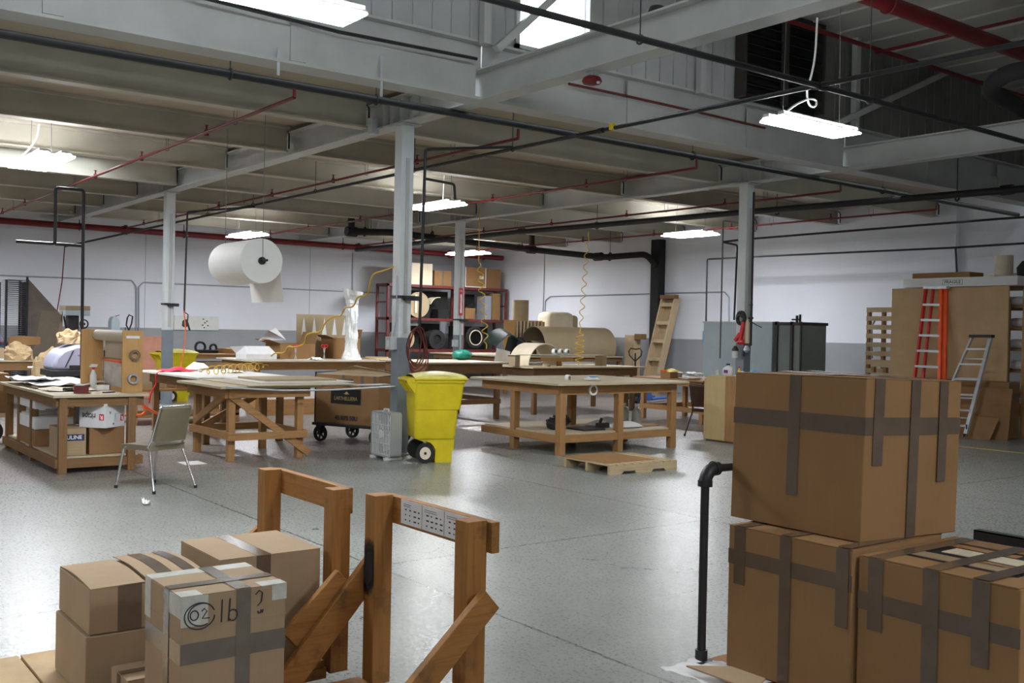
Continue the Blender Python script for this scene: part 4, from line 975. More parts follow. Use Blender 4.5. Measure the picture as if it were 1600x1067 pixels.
MB().box(-.13, -.13, 0, .13, .13, .10).box(-.075, -.075, .10, .075, .075, 1.12).box(-.1, -.1, 1.12, .1, .1, 1.2).build('shaft', 'paper', pd, bevel=.015)
def wr(u, v):
    a = 2*pi*u; z = 1.44*v; R = .115+.085*max(0, 1-v*5)**1.3+.02*sin(3*a)*(1 if v > .8 else .3)+.09*max(0, (v-.8)*5)**1.2*(1+.35*sin(2*a+1))
    R += .012*noise.noise(V((3*cos(a), 3*sin(a), 9*v)))*3-(.012 if .72 < v < .84 else 0)
    return (R*cos(a), R*sin(a), z*(1-.06*(v > .9)*(.5+.5*sin(a+.6))))
MB().grid(wr, 40, 30).build('plastic_wrap', 'film', pd)
def P3(px, py, D):   # point on a sight line, D metres deep
    return V((0, 0, EYE))+(_f + _r*((px-800)/FPX) + _u*((533.5-py)/FPX))*D
hp = []
zz = [(615, 417), (600, 423), (587, 426), (581, 432), (578, 445), (576, 458), (571, 462), (561, 463), (557, 467), (554, 476), (550, 480), (540, 480), (537, 484), (534, 492), (530, 494), (521, 494), (508, 503), (502, 519), (485, 520), (478, 524), (476, 538), (460, 543), (450, 540), (445, 552), (430, 551), (424, 556)]
for i, (a, b) in enumerate(zz): hp.append(P3(a, b, 13.4+3.2*i/len(zz)))
tag(MB().tube(smooth(hp, 1), .012, 7).build('air_hose', 'yellow_hose'), 'yellow coiled air hose stretched from the main column past the pedestal', 'hose')
tag(MB().tube(coil((-13.85, 5.1, 1.01), (-15.3, 6.75, 1.03), .062, 10, 12), .0075, 6).build('air_hose', 'yellow_hose'), 'yellow coiled hose lying across the white-topped bench', 'hose')
a_, b_ = at(920, 362, 'x', -16.6), at(906, 520, 'x', -16.6)
tag(MB().tube(coil(a_, b_, .05, 9, 12), .010, 6).tube(coil(at(907, 517, 'x', -16.6), V((-16.6, at(904, 560, 'x', -16.6).y, .965)), .09, 6, 14), .012, 6).build('air_hose', 'yellow_hose'), 'yellow coiled hose hanging straight down over the long workbench', 'hose')
tag(MB().tube([V((-19, at(748, 402, 'x', -19).y, 4.79))]+coil(at(748, 402, 'x', -19), at(760, 545, 'x', -19), .07, 9, 12), .011, 6).build('air_hose', 'yellow_hose'), 'yellow coiled hose hanging in front of the red shelving', 'hose')
hz = thing('hose_coil', 'maroon hose looped up on the side of the main column', 'hose', (-11.42, 7.10, 1.1))
hc = MB()
for k in range(5):
    w_ = .075+.016*k; hh = .22+.024*k
    hc.tube([V((.014*k-.03+.012*sin(3*a+k), (w_+.012*sin(2*a+k))*cos(a)*(1.15-.15*sin(a))+.012*sin(k*2), .33+hh*sin(a)-.015*k)) for a in [2*pi*q/30 for q in range(30)]], .0085, 6, True)
hc.build('hose', 'maroon', hz)
MB().box(-.12, -.02, .60, .05, .02, .63).build('hook', 'galv', hz)
tag(MB().tube([(-11.43, 7.10, 1.66), (-11.38, 7.11, 1.8), (-11.35, 7.11, 1.95)], .009, 6).build('hose_lead', 'maroon'), 'dark hose dropping from the black air line to the coil on the main column', 'hose')
for (x, y, z, lab) in ((-11.65, 6.855, 1.38, 'grey electrical outlet box on the main column'), (-20.82, 14.055, 1.25, 'grey electrical box on the column before the red shelving')):
    t = thing('outlet_box', lab, 'outlet', (x, y, z)); MB().box(-.07, -.05, 0, .07, .05, .17).build('box', 'galv', t, bevel=.004); MB().box(-.03, -.054, .04, .03, -.05, .13).build('socket', 'white_plastic', t, smooth=False)
tag(MB().tube([at(621, 430, 'y', 6.89), at(619, 500, 'y', 6.89), at(613, 530, 'y', 6.87)], .012, 6).build('power_lead', 'galv'), 'grey lead running down the main column to its outlet box', 'cable')
for (x, y, z, lab) in ((-11.65, 7.0, 2.06, 'black shelf bracket clamped to the main column'), (-20.85, 7.0, 2.05, 'dark clamp band around the column behind the yellow hose'), (-20.9, 14.2, 1.9, 'metal clamp bracket on the column below the red sign')):
    t = thing('column_clamp', lab, 'clamp', (x, y, z)); MB().box(-.11, -.11, 0, .11, .11, .035).build('band', 'black', t, smooth=False); MB().box(.11, -.05, -.03, .2, .16, .0+.03).build('hook_bar', 'black', t, smooth=False)
fs_ = thing('extinguisher_sign', 'narrow red and white sign with lettering running down the far column', 'sign', (-20.793, 14.19, 2.02))
MB().box(0, -.055, 0, .006, .055, .68).build('panel', 'red', fs_, smooth=False); MB().box(.006, -.028, .06, .0075, .028, .52).build('white_field', 'white_ink', fs_, smooth=False)
text('FIRE\nEXTINGUISHER', 'lettering', .045, 'red', fs_, frame4((.008, 0, .29), (0, 0, -1), (0, 1, 0)), sx=.9)
text('FIRE', 'lettering', .05, 'white_ink', fs_, frame4((.007, 0, .60), (0, 1, 0), (0, 0, 1)), sx=.8)

# ================================================================ RED SHELVING
sh = thing('storage_shelving', 'oxide red steel shelving along the back wall corner', 'shelving', (-28.65, 18.88, 0))
for y in (-2.38, -.02+.55, 2.32):
    for x in (-.33, .35): MB().box(x-.03, y-.04, 0, x+.03, y+.04, 3.02 if y > 2 else 3.10).build('upright', 'maroon', sh, smooth=False)
for y in (-2.38, 2.32):
    for z in (.5, 1.5, 2.5): MB().box(-.3, y-.02, z, .32, y+.02, z+.04).build('end_brace', 'maroon', sh, smooth=False)
for z in (.93, 1.95, 3.03): MB().box(-.36, -2.42, z, .38, 2.36, z+.085).build('shelf_deck', 'maroon', sh, smooth=False)
XS = -28.3
def sbox(y0, y1, z0, z1, mat, label, x0=-28.85, x1=-28.36, tape_=None, name='cardboard_box', cat='box'):
    t = thing(name, label, cat, ((x0+x1)/2, (y0+y1)/2, z0)); hx, hy = (x1-x0)/2, (y1-y0)/2
    MB().box(-hx, -hy, 0, hx, hy, z1-z0).build('body', mat, t, bevel=.006)
    if tape_ == 'frame':
        MB().box(hx, -hy, 0, hx+.004, -hy+.04, z1-z0).box(hx, hy-.04, 0, hx+.004, hy, z1-z0).box(hx, -hy+.041, 0, hx+.004, hy-.041, .04).build('edge_tape', 'white_plastic', t, smooth=False)
        MB().box(hx, .15, .3, hx+.004, .33, .4).build('label_sticker', 'paper', t, smooth=False)
    elif tape_: MB().box(hx, -.03, 0, hx+.003, .03, z1-z0).build('tape', 'tape_grey', t, smooth=False)
    return t
Z1, Z2, Z3 = 1.017, 2.037, 3.117
sbox(17.0, 18.2, Z3, 3.82, 'cream', 'large cream box on top of the red shelving')
sbox(18.28, 18.95, Z3, 3.62, 'card_d', 'brown box beside the cream box on top of the red shelving', tape_='t')
sbox(19.5, 20.38, Z3, 3.80, 'card', 'brown box with white taped edges on top of the red shelving', tape_='frame')
sbox(20.42, 21.0, Z3, 3.78, 'card_d', 'plain brown box at the end of the shelving top, by the corner')
dk = thing('round_disc', 'tan disc with a wooden cleat standing on the middle red shelf', 'disc', (-28.4, 17.7, Z2+.005))
MB().cyl((-.015, 0, .42), (.015, 0, .42), .42, 40).build('disc', 'tan_board', dk); MB().box(.016, -.16, .15, .06, -.08, .75).build('cleat', 'cream', dk, smooth=False)
t = thing('curved_form', 'pale bent sheet lying on the middle red shelf near the disc', 'form', (-28.6, 18.5, Z2+.003))
MB().hollow((-.2, 0, .35), (.22, 0, .35), .35, .33, 24, pi*.1, pi*.55).build('bent_sheet', 'cream', t); MB().box(-.2, -.02, 0, .2, .4, .30).build('block', 'void', t, smooth=False)
sbox(19.55, 19.95, Z2+.002, 2.42, 'card', 'small tan box at the inner corner of the middle red shelf', x0=-28.6)
t = thing('arched_form', 'dark arched form behind the small tan box on the red shelf', 'form', (-28.76, 20.05, Z2+.003))
MB().hollow((-.1, .1, 0), (.1, .1, 0), .55, .45, 24, pi*.0, pi*.5).build('arch', 'black_matte', t)
sbox(20.35, 20.62, Z2+.002, 2.85, 'conduit', 'upright grey panel on the middle red shelf', name='grey_slab', cat='panel')
sbox(20.66, 21.0, Z2+.002, 2.95, 'card', 'tall tan box standing at the end of the middle red shelf')
for (y0, y1, z0, z1, lab) in ((17.3, 19.2, Z2, 2.95, 'black divider board at the back of the middle red shelf'), (19.45, 20.3, Z2, 2.9, 'second black divider board at the back of the middle red shelf'), (17.0, 18.9, Z1, 1.86, 'long black divider board at the back of the lower red shelf'), (19.3, 20.9, Z1, 1.8, 'second long black divider board at the back of the lower red shelf')):
    sbox(y0, y1, z0+.001, z1, 'black_matte', lab, -29.0, -28.93, name='shelf_divider', cat='board')  # thin black sheets added in place of the dark items stored here
for (y, lab) in ((17.0, 'bundled dark and tan roll on the lower red shelf'), (18.2, 'dark wrapped bundle on the lower red shelf')):
    t = thing('wrapped_bundle', lab, 'bundle', (-28.6, y+.2, Z1)); MB().hollow((-.3, 0, .32), (.3, 0, .32), .32, .16, 28).build('roll', 'black_matte' if y > 18 else 'kraft', t); MB().cyl((-.29, 0, .32), (.25, 0, .32), .158, 20).build('core', 'void', t)
t = thing('cable_ring', 'ring of dark cable showing a pale band on the lower red shelf', 'ring', (-28.35, 19.95, Z1)); MB().torus((0, 0, .4), (1, 0, 0), .33, .06, 30, 8).build('ring', 'black_matte', t); MB().torus((.05, 0, .4), (1, 0, 0), .25, .02, 30, 6).build('band', 'cream', t)

# ================================================================ FORMS BEHIND THE LONG BENCH
pf = bench('timber_platform', 'timber platform behind the long bench stacked with tubes and forms', -25.0, 16.0, -21.4, 20.4, 1.0, 'board', .1, 'dark')
t = thing('half_tube', 'large tan half tube lying on its side, dark inside, below the hanging hose', 'tube', (-21.9, 18.6, 1.002))
MB().hollow((0, -1.25, .26), (0, 1.35, .26), .55, .53, 40, -.5, pi+.5).build('shell', 'tan_board', t)
t = thing('half_tube', 'small tan half tube inside the mouth of the large one', 'tube', (-21.9, 17.42, 1.002)); MB().hollow((.05, -.25, .06), (.05, .22, .06), .36, .34, 32, -.1, pi+.1).build('shell', 'tan_board', t)
t = thing('cream_drum_box', 'cream round-cornered box on the platform against the white wall', 'box', (-24.0, 19.95, 1.002))
MB().box(-.35, -.56, 0, .35, .42, 1.27).build('body', 'cream', t, bevel=.16); MB().box(-.3, .30, .02, .3, .62, 1.18).build('side', 'tan_board', t, bevel=.1)
t = thing('kraft_tube', 'upright tan cardboard tube by the shelving corner', 'tube', (-23.9, 18.45, 1.002)); MB().hollow((0, 0, 0), (0, 0, 1.58), .24, .22, 32).build('shell', 'tan_board', t)
t = thing('dowel_crate', 'crate of upright pale dowels beside the upright tan tube', 'crate', (-22.7, 17.75, 1.002))
MB().box(-.25, -.62, .94, .13, .45, .97).box(-.25, -.62, 0, .25, -.58, .94).box(-.25, .41, 0, .25, .45, .94).build('frame', 'ply', t, smooth=False)
for k in range(8): MB().cyl((.2, -.5+k*.125, .0), (.2, -.5+k*.125, .955), .04, 12).build('dowel', 'birch', t)
MB().box(-.24, -.58, 0, -.2, .41, .93).build('back_panel', 'dark_z', t, smooth=False)
t = thing('vinyl_drape', 'dark green vinyl bundle folded over itself beside the dowel crate', 'cloth', (-21.9, 16.5, 1.002))
MB().grid(lambda u, v: (-.3+.6*v+.03*sin(9*u), -.62+1.25*u, .02+.70*max(0, sin(pi*min(1, .12+.95*u)))**.8*(1-.25*v)+.02*sin(14*u+3*v)), 24, 10, .02).build('drape', 'green_dark', t)
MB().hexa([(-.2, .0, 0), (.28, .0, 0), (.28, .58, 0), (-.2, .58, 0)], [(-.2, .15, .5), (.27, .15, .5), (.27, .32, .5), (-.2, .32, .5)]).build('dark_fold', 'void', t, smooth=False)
t = thing('arched_form', 'cream arched form standing on the long workbench', 'form', (-16.95, 13.55, .957))
MB().hollow((-.38, 0, .0), (.30, 0, .0), .46, .44, 32, 0, pi).build('arch', 'cream', t)
MB().box(-.38, -.44, .0, -.36, .44, .02).build('foot_strip', 'cream', t, smooth=False)
# acrylic frame
af = thing('acrylic_frame', 'clear acrylic stand with tan end blocks on the long workbench', 'stand', (-16.3, 13.6, .957))
for y in (-1.22, 1.13): MB().box(-.12, y, 0, .12, y+.12, .22).build('end_block', 'tan_board', af, smooth=False)
MB().box(-.14, -1.24, .221, .14, 1.27, .232).build('top_sheet', 'clear_jug', af, smooth=False)
MB().box(.10, -.55, .10, .12, .30, .17).build('orange_bar', 'ply', af, smooth=False); MB().box(.0, -.05, 0, .05, .05, .1).build('centre_block', 'pine_z', af, smooth=False)
def taperoll(label, loc, axis, R=.055, w=.048, mat='cream', core='tan_board', name='tape_roll', group=None):
    t = thing(name, label, 'tape roll', loc, 0, group); a = V(axis).normalized()*w/2
    MB().hollow(-a, a, R, R*.68, 28).build('tape', mat, t); MB().hollow(-a*.99, a*.99, R*.675, R*.62, 24).build('core', core, t); return t
for k in range(3): taperoll(('clear tape roll standing on the acrylic stand, the one by the cream arch', 'clear tape roll in the middle of the three on the acrylic stand', 'clear tape roll nearest the hanging hose on the acrylic stand')[k], (-16.3, 13.5+.17*k, 1.254), (1, .2, 0), .06, .07, 'film')
taperoll('cream tape roll lying flat on the long workbench', (-15.95, 13.0, .982), (0, 0, 1), .08, .05, 'tan_board')
# bench drapery
t = thing('teal_bag', 'teal bag bulging on the dark bench beside the far column', 'bag', (-16.4, 11.1, 1.072))
t.location = (-17.2, 11.95-.5, 1.072)
MB().grid(lambda u, v: (.25*cos(2*pi*u)*sin(pi*v)*.9, .26*sin(2*pi*u)*sin(pi*v), .14-.14*cos(pi*v)+.02*sin(9*u*6.28)*sin(pi*v)), 24, 12).build('bag', 'teal', t) ; t.location = (-16.6, 11.38, 1.072); t.scale = (.8, .8, .72)
tag(MB().grid(lambda u, v: (-17.1+.02*sin(6*u)+.1*v, 12.52+.36*u, .958+.36*v*(1-.3*u)+.02*sin(5*v+3*u)*v), 8, 8, .003).build('paper_scrap', 'paper'), 'white paper standing crumpled at the end of the long workbench', 'paper')

# ================================================================ ITEMS ON THE FAR BENCH
t = thing('cutout_panel', 'tan panel with five white triangular cut-outs behind the open boxes', 'panel', (-19.5, 9.83, 1.022))
MB().box(-.01, -.62, 0, .01, .62, .90).build('panel', 'tan_board', t, smooth=False)
for k in range(5):
    y = -.46+k*.235; MB().prism([(y-.055, .48), (y+.055, .48), (y, .84)], 'x', .0105, .013).build('cut_out', 'paper', t, smooth=False)
def openbox(label, loc, rz, sx, sy, h, mat='card'):
    t = thing('open_box', label, 'box', loc, rz); a, b = sx/2, sy/2; T_ = .006
    MB().box(-a, -b, 0, a, b, T_).box(-a, -b, T_, -a+T_, b, h).box(a-T_, -b, T_, a, b, h).box(-a+T_, -b, T_, a-T_, -b+T_, h).box(-a+T_, b-T_, T_, a-T_, b, h).build('body', mat, t, smooth=False)
    f = sx*.42
    MB().hexa([(-a, -b, h), (a, -b, h), (a, -b+.006, h), (-a, -b+.006, h)], [(-a, -b-f*.8, h+f*.25), (a, -b-f*.8, h+f*.25), (a, -b-f*.8, h+f*.25+.006), (-a, -b-f*.8, h+f*.25+.006)]).build('flap', mat, t, smooth=False)
    MB().hexa([(a-.006, -b, h), (a-.006, b, h), (a, b, h), (a, -b, h)], [(a+f*.3, -b, h+f*.5), (a+f*.3, b, h+f*.5), (a+f*.3+.006, b, h+f*.5), (a+f*.3+.006, -b, h+f*.5)]).build('flap', mat, t, smooth=False) if False else None
    MB().hexa([(-a, b-.006, h), (a, b-.006, h), (a, b, h), (-a, b, h)], [(-a, b+f*.2, h+f*.8), (a, b+f*.2, h+f*.8), (a, b+f*.2+.006, h+f*.8), (-a, b+f*.2+.006, h+f*.8)]).build('flap', mat, t, smooth=False)
    return t
openbox('open brown box with its flaps spread on the far bench', (-19.0, 8.85, 1.022), 0, .7, .75, .30)
openbox('taller open brown box behind the wrapped pedestal', (-19.15, 10.05, 1.022), 0, .55, .62, .42)
for k in range(2):
    t = thing('scissors', ('red-handled scissors leaning in front of the spread brown box', 'second red-handled scissors by the pedestal end of the box')[k], 'scissors', (-18.55, 8.75+.62*k, 1.19))
    MB().torus((0, -.03, .09), (1, 0, 0), .032, .009, 14, 6).torus((0, .04, .09), (1, 0, 0), .032, .009, 14, 6).build('handle', 'red', t); MB().bar((0, -.015, .06), (0, .02, -.165), .004, .016, (0, 1, 0)).bar((0, .02, .06), (0, -.01, -.165), .004, .016, (0, 1, 0)).build('blade', 'galv', t, smooth=False)
t = thing('white_box', 'white open cardboard box on the near end of the far bench', 'box', (-18.6, 7.95, 1.022))
MB().box(-.25, -.30, 0, .25, .32, .10).build('body', 'paper', t, bevel=.004); MB().hexa([(-.25, -.3, .10), (.25, -.3, .10), (.25, .32, .10), (-.25, .32, .10)], [(-.32, -.40, .23), (.1, -.26, .25), (.1, .22, .25), (-.32, .34, .23)]).build('lid', 'paper', t, smooth=False)
tag(MB().add([(-.02, -.28, 0), (.02, .30, .02), (-.05, .1, .26), (.1, -.1, .20)], [(0, 1, 2), (0, 2, 3), (1, 3, 2)]).build('paper_sheet', 'paper', loc=(-19.0, 8.45, 1.37), smooth=False), 'folded white paper tented on the spread brown box', 'paper')
tag(crumple(-18.0, 8.9, 1.023, .25, .22, .06, 21, 8).build('crumpled_paper', 'paper'), 'white crumpled paper at the front edge of the far bench', 'paper')
t = thing('wood_offcut', 'pale timber offcuts on the far bench next to the main column', 'wood', (-18.3, 10.45, 1.022)); MB().box(-.3, -.2, 0, .3, .2, .03).build('board', 'birch', t, smooth=False); MB().bar((-.2, -.15, .045), (.25, .1, .045), .05, .03).build('stick', 'birch', t, smooth=False)

# items on the white-topped bench
t = thing('red_cloth', 'crimson cloth folded on the white-topped bench', 'cloth', (-15.55, 5.35, .936)); MB().grid(lambda u, v: (-.2+.4*v, -.22+.5*u, .005+.05*sin(pi*u)*sin(pi*v)+.012*sin(11*u+4*v)), 14, 10, .01).build('cloth', 'pink', t)
tag(MB().add([(-.12, -.15, 0), (.12, -.15, 0), (.12, .18, .05), (-.12, .18, .11), (-.12, .02, .13)], [(0, 1, 2, 3, 4)]).build('paper_sheet', 'paper', loc=(-15.8, 5.75, .937), smooth=False), 'curled white sheet behind the crimson cloth', 'paper')
for (x, y, s, lab) in ((-15.0, 6.05, .2, 'loose paper sheet under the yellow coils on the white-topped bench'), (-15.6, 6.15, .16, 'second loose paper sheet towards the far side of the white-topped bench')):
    tag(crumple(x, y, .937, 2*s, 1.6*s, .03, int(x*-7), 8).build('paper_sheet', 'paper'), lab, 'paper')

# main bench items
t = taperoll('white tape roll hung on the apron of the shelf bench', (-10.43, 9.33, .875), (1, 0, 0), .075, .03, 'paper', 'tan_board')
taperoll('clear tape roll lying on the shelf bench top', (-11.1, 9.45, 1.002), (1, .3, 0), .05, .055, 'film'); bpy.data.objects
t = thing('wipes_pack', 'blue and white wipes packet on the shelf bench top', 'packet', (-10.95, 9.75, .977))
MB().grid(lambda u, v: (-.06+.12*v, -.12+.26*u, .005+.045*sin(pi*u)*sin(pi*v)), 12, 8, .01).build('packet', 'white_plastic', t)
MB().box(-.02, -.04, .045, .05, .09, .06).build('blue_panel', 'blue_cloth', t, bevel=.01)
t = thing('tool_bag', 'heap of black cable and tool bag on the lower shelf', 'bag', (-10.95, 9.15, .292)); 
for k in range(5): MB().torus((.03*k-.06, .02*k, .08+.025*k), (.3, .2+.2*k, 1), .12-.008*k, .02, 22, 7).build('cable_loop', 'black', t)
MB().lathe([(.04, 0), (.10, .02), (.12, .08), (.07, .14), (.02, .16)], (-.05, -.02, 0)).build('bag', 'black_matte', t)
tag(MB().box(-11.0, 9.35, .291, -10.62, 9.75, .315).build('black_tray', 'black', bevel=.005), 'flat black tray on the lower shelf behind the tool heap', 'tray')
t = thing('black_clamp', 'small black clamp on the lower shelf near the middle leg', 'clamp', (-10.9, 9.95, .292)); MB().box(-.04, -.1, 0, .04, .1, .07).bar((0, -.06, .05), (0, -.02, .14), .03, .03).build('clamp', 'black', t, smooth=False)
t = thing('clear_film', 'folded clear plastic film on the lower shelf', 'film', (-11.1, 10.16, .292)); MB().grid(lambda u, v: (-.2+.4*v, -.2+.45*u, .01+.12*sin(pi*u)*sin(pi*v)+.02*sin(12*u)), 14, 10, .004).build('film', 'film', t)
tag(MB().grid(lambda u, v: (-10.95+.26*v, 10.15+.42*u, .30+.07*sin(pi*u)**.5*sin(pi*v)**.5), 12, 8, .01).build('folded_cloth', 'paper'), 'folded white cloth on the lower shelf by the end leg', 'cloth')
def jug(label, loc, r=.075, h=.26, mat='clear_jug', capm='white_plastic', name='plastic_jug'):
    t = thing(name, label, 'jug', loc); MB().lathe([(r*.9, 0), (r, .02), (r, h*.6), (r*.75, h*.78), (r*.3, h*.92), (r*.3, h)], n=20).build('body', mat, t)
    MB().cyl((0, 0, h), (0, 0, h+.025), r*.34, 14).build('cap', capm, t); MB().tube([(r*.35, 0, h*.9), (r*.95, 0, h*.86), (r*1.0, 0, h*.6)], .010, 6).build('handle', mat, t); return t
jug('cloudy plastic jug on the lower shelf by the corner leg', (-11.0, 10.72, .311)); jug('second cloudy jug beside it, slightly further from the corner leg', (-11.2, 10.66, .311), .07, .27)
tag(MB().box(-11.3, 10.5, .291, -10.75, 10.95, .31).build('loose_board', 'pine_y', smooth=False), 'thin board lying on the lower shelf under the jugs', 'board')

# ================================================================ PACKING BENCH (edge of the picture)
rs = thing('roll_stand', 'plywood stand holding a kraft paper roll on the packing bench', 'stand', (-12.62, 3.55, .861))
MB().box(.62, -.04, 0, .65, .19, .71).build('end_board', 'ply', rs, bevel=.003)
MB().box(-.66, -.16, 0, -.63, .10, .71).build('end_board', 'ply', rs, bevel=.003)
MB().box(-.63, -.02, .0, .62, .0, .05).build('base_rail', 'ply', rs, smooth=False)
MB().grid(lambda u, v: (-.60+1.2*u, .10+.015*sin(13*u)*sin(9*v), .03+.30*v), 16, 8, .03).build('bubble_sheet', 'bubble', rs)
MB().box(-.62, .09, .33, .61, .13, .37).build('middle_rail', 'pine_x', rs, smooth=False)
MB().box(-.62, .12, .37, .61, .14, .60).build('kraft_sheet', 'kraft_roll', rs, smooth=False)
MB().cyl((-.72, .03, .645), (.615, .03, .645), .065, 32).build('paper_roll', 'kraft_roll', rs)
MB().bar((-.1, -.0, .35), (.5, .03, .34), .10, .018, (0, 0, 1)).build('cutter_bar', 'orange', rs, smooth=False)
MB().box(.651, .0, .62, .652, .15, .65).build('white_label', 'paper', rs, smooth=False)
taperoll('grey tape roll hung high on the end board of the roll stand', (-11.945, 3.64, 1.29), (1, 0, 0), .06, .04, 'tape_grey')
taperoll('grey tape roll hung low on the end board of the roll stand', (-11.945, 3.625, 1.02), (1, 0, 0), .06, .04, 'conduit')
sb = thing('spray_bottle', 'white spray bottle standing inside the roll stand', 'bottle', (-13.0, 3.47, .862))
MB().lathe([(.035, 0), (.04, .015), (.04, .15), (.02, .20), (.016, .22)], n=20).build('bottle', 'white_plastic', sb)
MB().box(-.016, -.016, .22, .016, .016, .25).build('collar', 'red', sb, bevel=.003); MB().hexa([(-.02, -.05, .25), (.02, -.05, .25), (.02, .035, .25), (-.02, .035, .25)], [(-.015, -.03, .29), (.015, -.03, .29), (.015, .05, .285), (-.015, .05, .285)]).build('trigger_head', 'white_plastic', sb, bevel=.004)
t = thing('small_carton', 'small white carton inside the roll stand by the bubble wrap', 'box', (-12.55, 3.45, .862)); MB().box(-.06, -.07, 0, .06, .07, .055).build('body', 'paper', t, bevel=.003)
t = thing('hook_bracket', 'looped black cable tie on top of the roll stand', 'cable', (-12.05, 3.60, 1.573)); MB().tube([(0, 0, 0), (0, -.03, .06), (0, -.02, .14), (0, .0, .18), (0, .04, .16), (0, .03, .08), (0, 0, 0)], .009, 6).build('loop', 'black', t)
# tape gun
tgun = thing('tape_gun', 'dark red hand tape dispenser on the packing bench', 'tape dispenser', (-11.95, 3.04, .862), rad(62))
MB().hollow((-.0, -.03, .055), (0, .03, .055), .055, .035, 24).build('roll', 'film', tgun); MB().box(-.05, -.033, .0, .11, -.03, .09).box(.06, -.03, .0, .12, .03, .012).build('frame', 'maroon', tgun, smooth=False)
MB().bar((-.05, 0, .05), (-.17, 0, .045), .03, .03).build('handle', 'black', tgun, bevel=.005)
tag(MB().bar((-11.95, 3.30, .867), (-12.02, 3.44, .867), .03, .012).build('utility_knife', 'black'), 'black utility knife on the bench in front of the roll stand', 'knife')
# papers
def psheet(x, y, z, sx, sy, seed, label, mat='paper', h=.05, n=12): return tag(crumple(x, y, z, sx, sy, h, seed, n).build('paper_sheet', mat), label, 'paper')
psheet(-13.7, 3.2, .885, 1.5, .8, 5, 'rumpled white tissue sheets heaped on the packing bench', h=.05)
psheet(-12.75, 3.08, .863, .9, .55, 6, 'cream packing paper draped across the packing bench', 'cream', .03)
psheet(-14.0, 3.0, .92, .9, .5, 8, 'top white tissue sheet of the heap at the picture edge', h=.04)
# boxes under it
wb = thing('printed_carton', 'white carton with an inverted name and red square logos under the packing bench', 'box', (-11.98, 3.30, .482), rad(38))
MB().box(-.17, -.17, 0, .17, .17, .25).build('body', 'paper', wb, bevel=.003)
MB().hexa([(-.16, -.17, .25), (.17, -.17, .25), (.17, .17, .25), (-.16, .17, .25)], [(-.12, -.17, .262), (.17, -.17, .27), (.17, .17, .27), (-.12, .17, .262)]).build('lid', 'paper', wb, smooth=False)
text('ritape', 'name_lettering', .10, 'ink', wb, frame4((-.045, -.1712, .13), (-1, 0, 0), (0, 0, -1)), sx=.75, bold=.001)
def logo(o, xd, nm='logo'):
    x = V(xd); f4 = frame4(o, x, (0, 0, -1)); q = MB()
    q.add([f4 @ V(p) for p in [(-.03, -.035, 0), (.03, -.035, 0), (.03, .035, 0), (-.03, .035, 0)]], [(0, 1, 2, 3)]).build('logo_square', 'red', wb, smooth=False)
    f5 = f4.copy(); f5.translation = V(o)+(x.cross(V((0, 0, -1)))*.001); text('R', 'logo_lettering', .06, 'white_ink', wb, f5, bold=.002)
logo((.12, -.1715, .12), (-1, 0, 0)); logo((.1715, .12, .10), (0, -1, 0))
text('A', 'mark_lettering', .05, 'ink', wb, frame4((.1712, -.09, .17), (0, -1, 0), (0, 0, -1))); MB().box(.1702, -.04, .03, .1712, -.02, .05).build('printed_dot', 'ink', wb, smooth=False)
ub = carton('tan carton with a navy name block under the white printed carton', -12.4, 2.84, .182, -11.86, 3.10, .48, 'card_l')[0]
MB().box(.2705, -.10, .165, .272, .11, .235).build('name_block', 'blue_ink', ub, smooth=False)
text('ULINE', 'name_lettering', .06, 'white_ink', ub, frame4((.2725, .005, .20), (0, 1, 0), (0, 0, 1)), bold=.001)
for z in (.04, .07, .10): MB().box(.2702, -.08, z, .271, .06, z+.008).build('printed_line', 'gold', ub, smooth=False)
carton('plain brown carton under the white printed carton on the bench shelf', -12.35, 3.14, .182, -11.88, 3.52, .48, 'card_d')
for k, lab in enumerate(('lower white paper tray stored under the packing bench', 'upper white paper tray stored under the packing bench')):
    t = thing('paper_tray', lab, 'tray', (-13.35, 2.98, .182+.0+.24*k+.2)); MB().box(-.42, -.18, 0, .42, .25, .14).build('tray', 'paper', t, bevel=.004); MB().box(-.40, -.16, .14, .2, .22, .16).build('sheets', 'board_white', t, smooth=False)
t = thing('storage_block', 'brown box carrying the white trays under the packing bench', 'box', (-13.35, 3.0, .182)); MB().box(-.45, -.2, 0, .45, .3, .198).build('body', 'card_d', t, bevel=.004)

# carton cart at the picture edge
t = thing('carton_cart', 'tall brown carton on a dark wheeled base at the picture edge', 'cart', (-15.6, 2.3, 0))
MB().box(-.6, -.7, .42, .6, .62, .95).build('carton', 'card', t, bevel=.005); MB().box(-.62, -.72, .36, .62, .64, .42).build('deck', 'birch', t, smooth=False)
for (x, y) in ((.45, .42), (.45, -.5), (-.45, .42), (-.45, -.5)): MB().cyl((x-.04, y, .16), (x+.04, y, .16), .16, 24).build('wheel', 'black_matte', t); MB().box(x-.05, y-.05, .3, x+.05, y+.05, .36).build('wheel_bracket', 'black', t, smooth=False)

def heap(x, y, z, sx, sy, h, seed, label, mat='kraft'):
    def f(u, v):
        a = 2*pi*u; e = noise.noise(V((2.2*cos(a)*sin(pi*v/2)+seed, 2.2*sin(a)*sin(pi*v/2), 1.5*v))); g = noise.noise(V((6*cos(a)*v+seed, 6*sin(a)*v, 3)))
        R = (1+.45*e+.22*g)*sin(pi*v/2)**.7
        return (x+sx/2*R*cos(a), y+sy/2*R*sin(a), z+max(0, h*(1-v)**.6*(1+.5*e)+.10*h*g))
    return tag(MB().grid(f, 22, 9, .003).build('crumpled_paper', mat, smooth=False), label, 'paper')
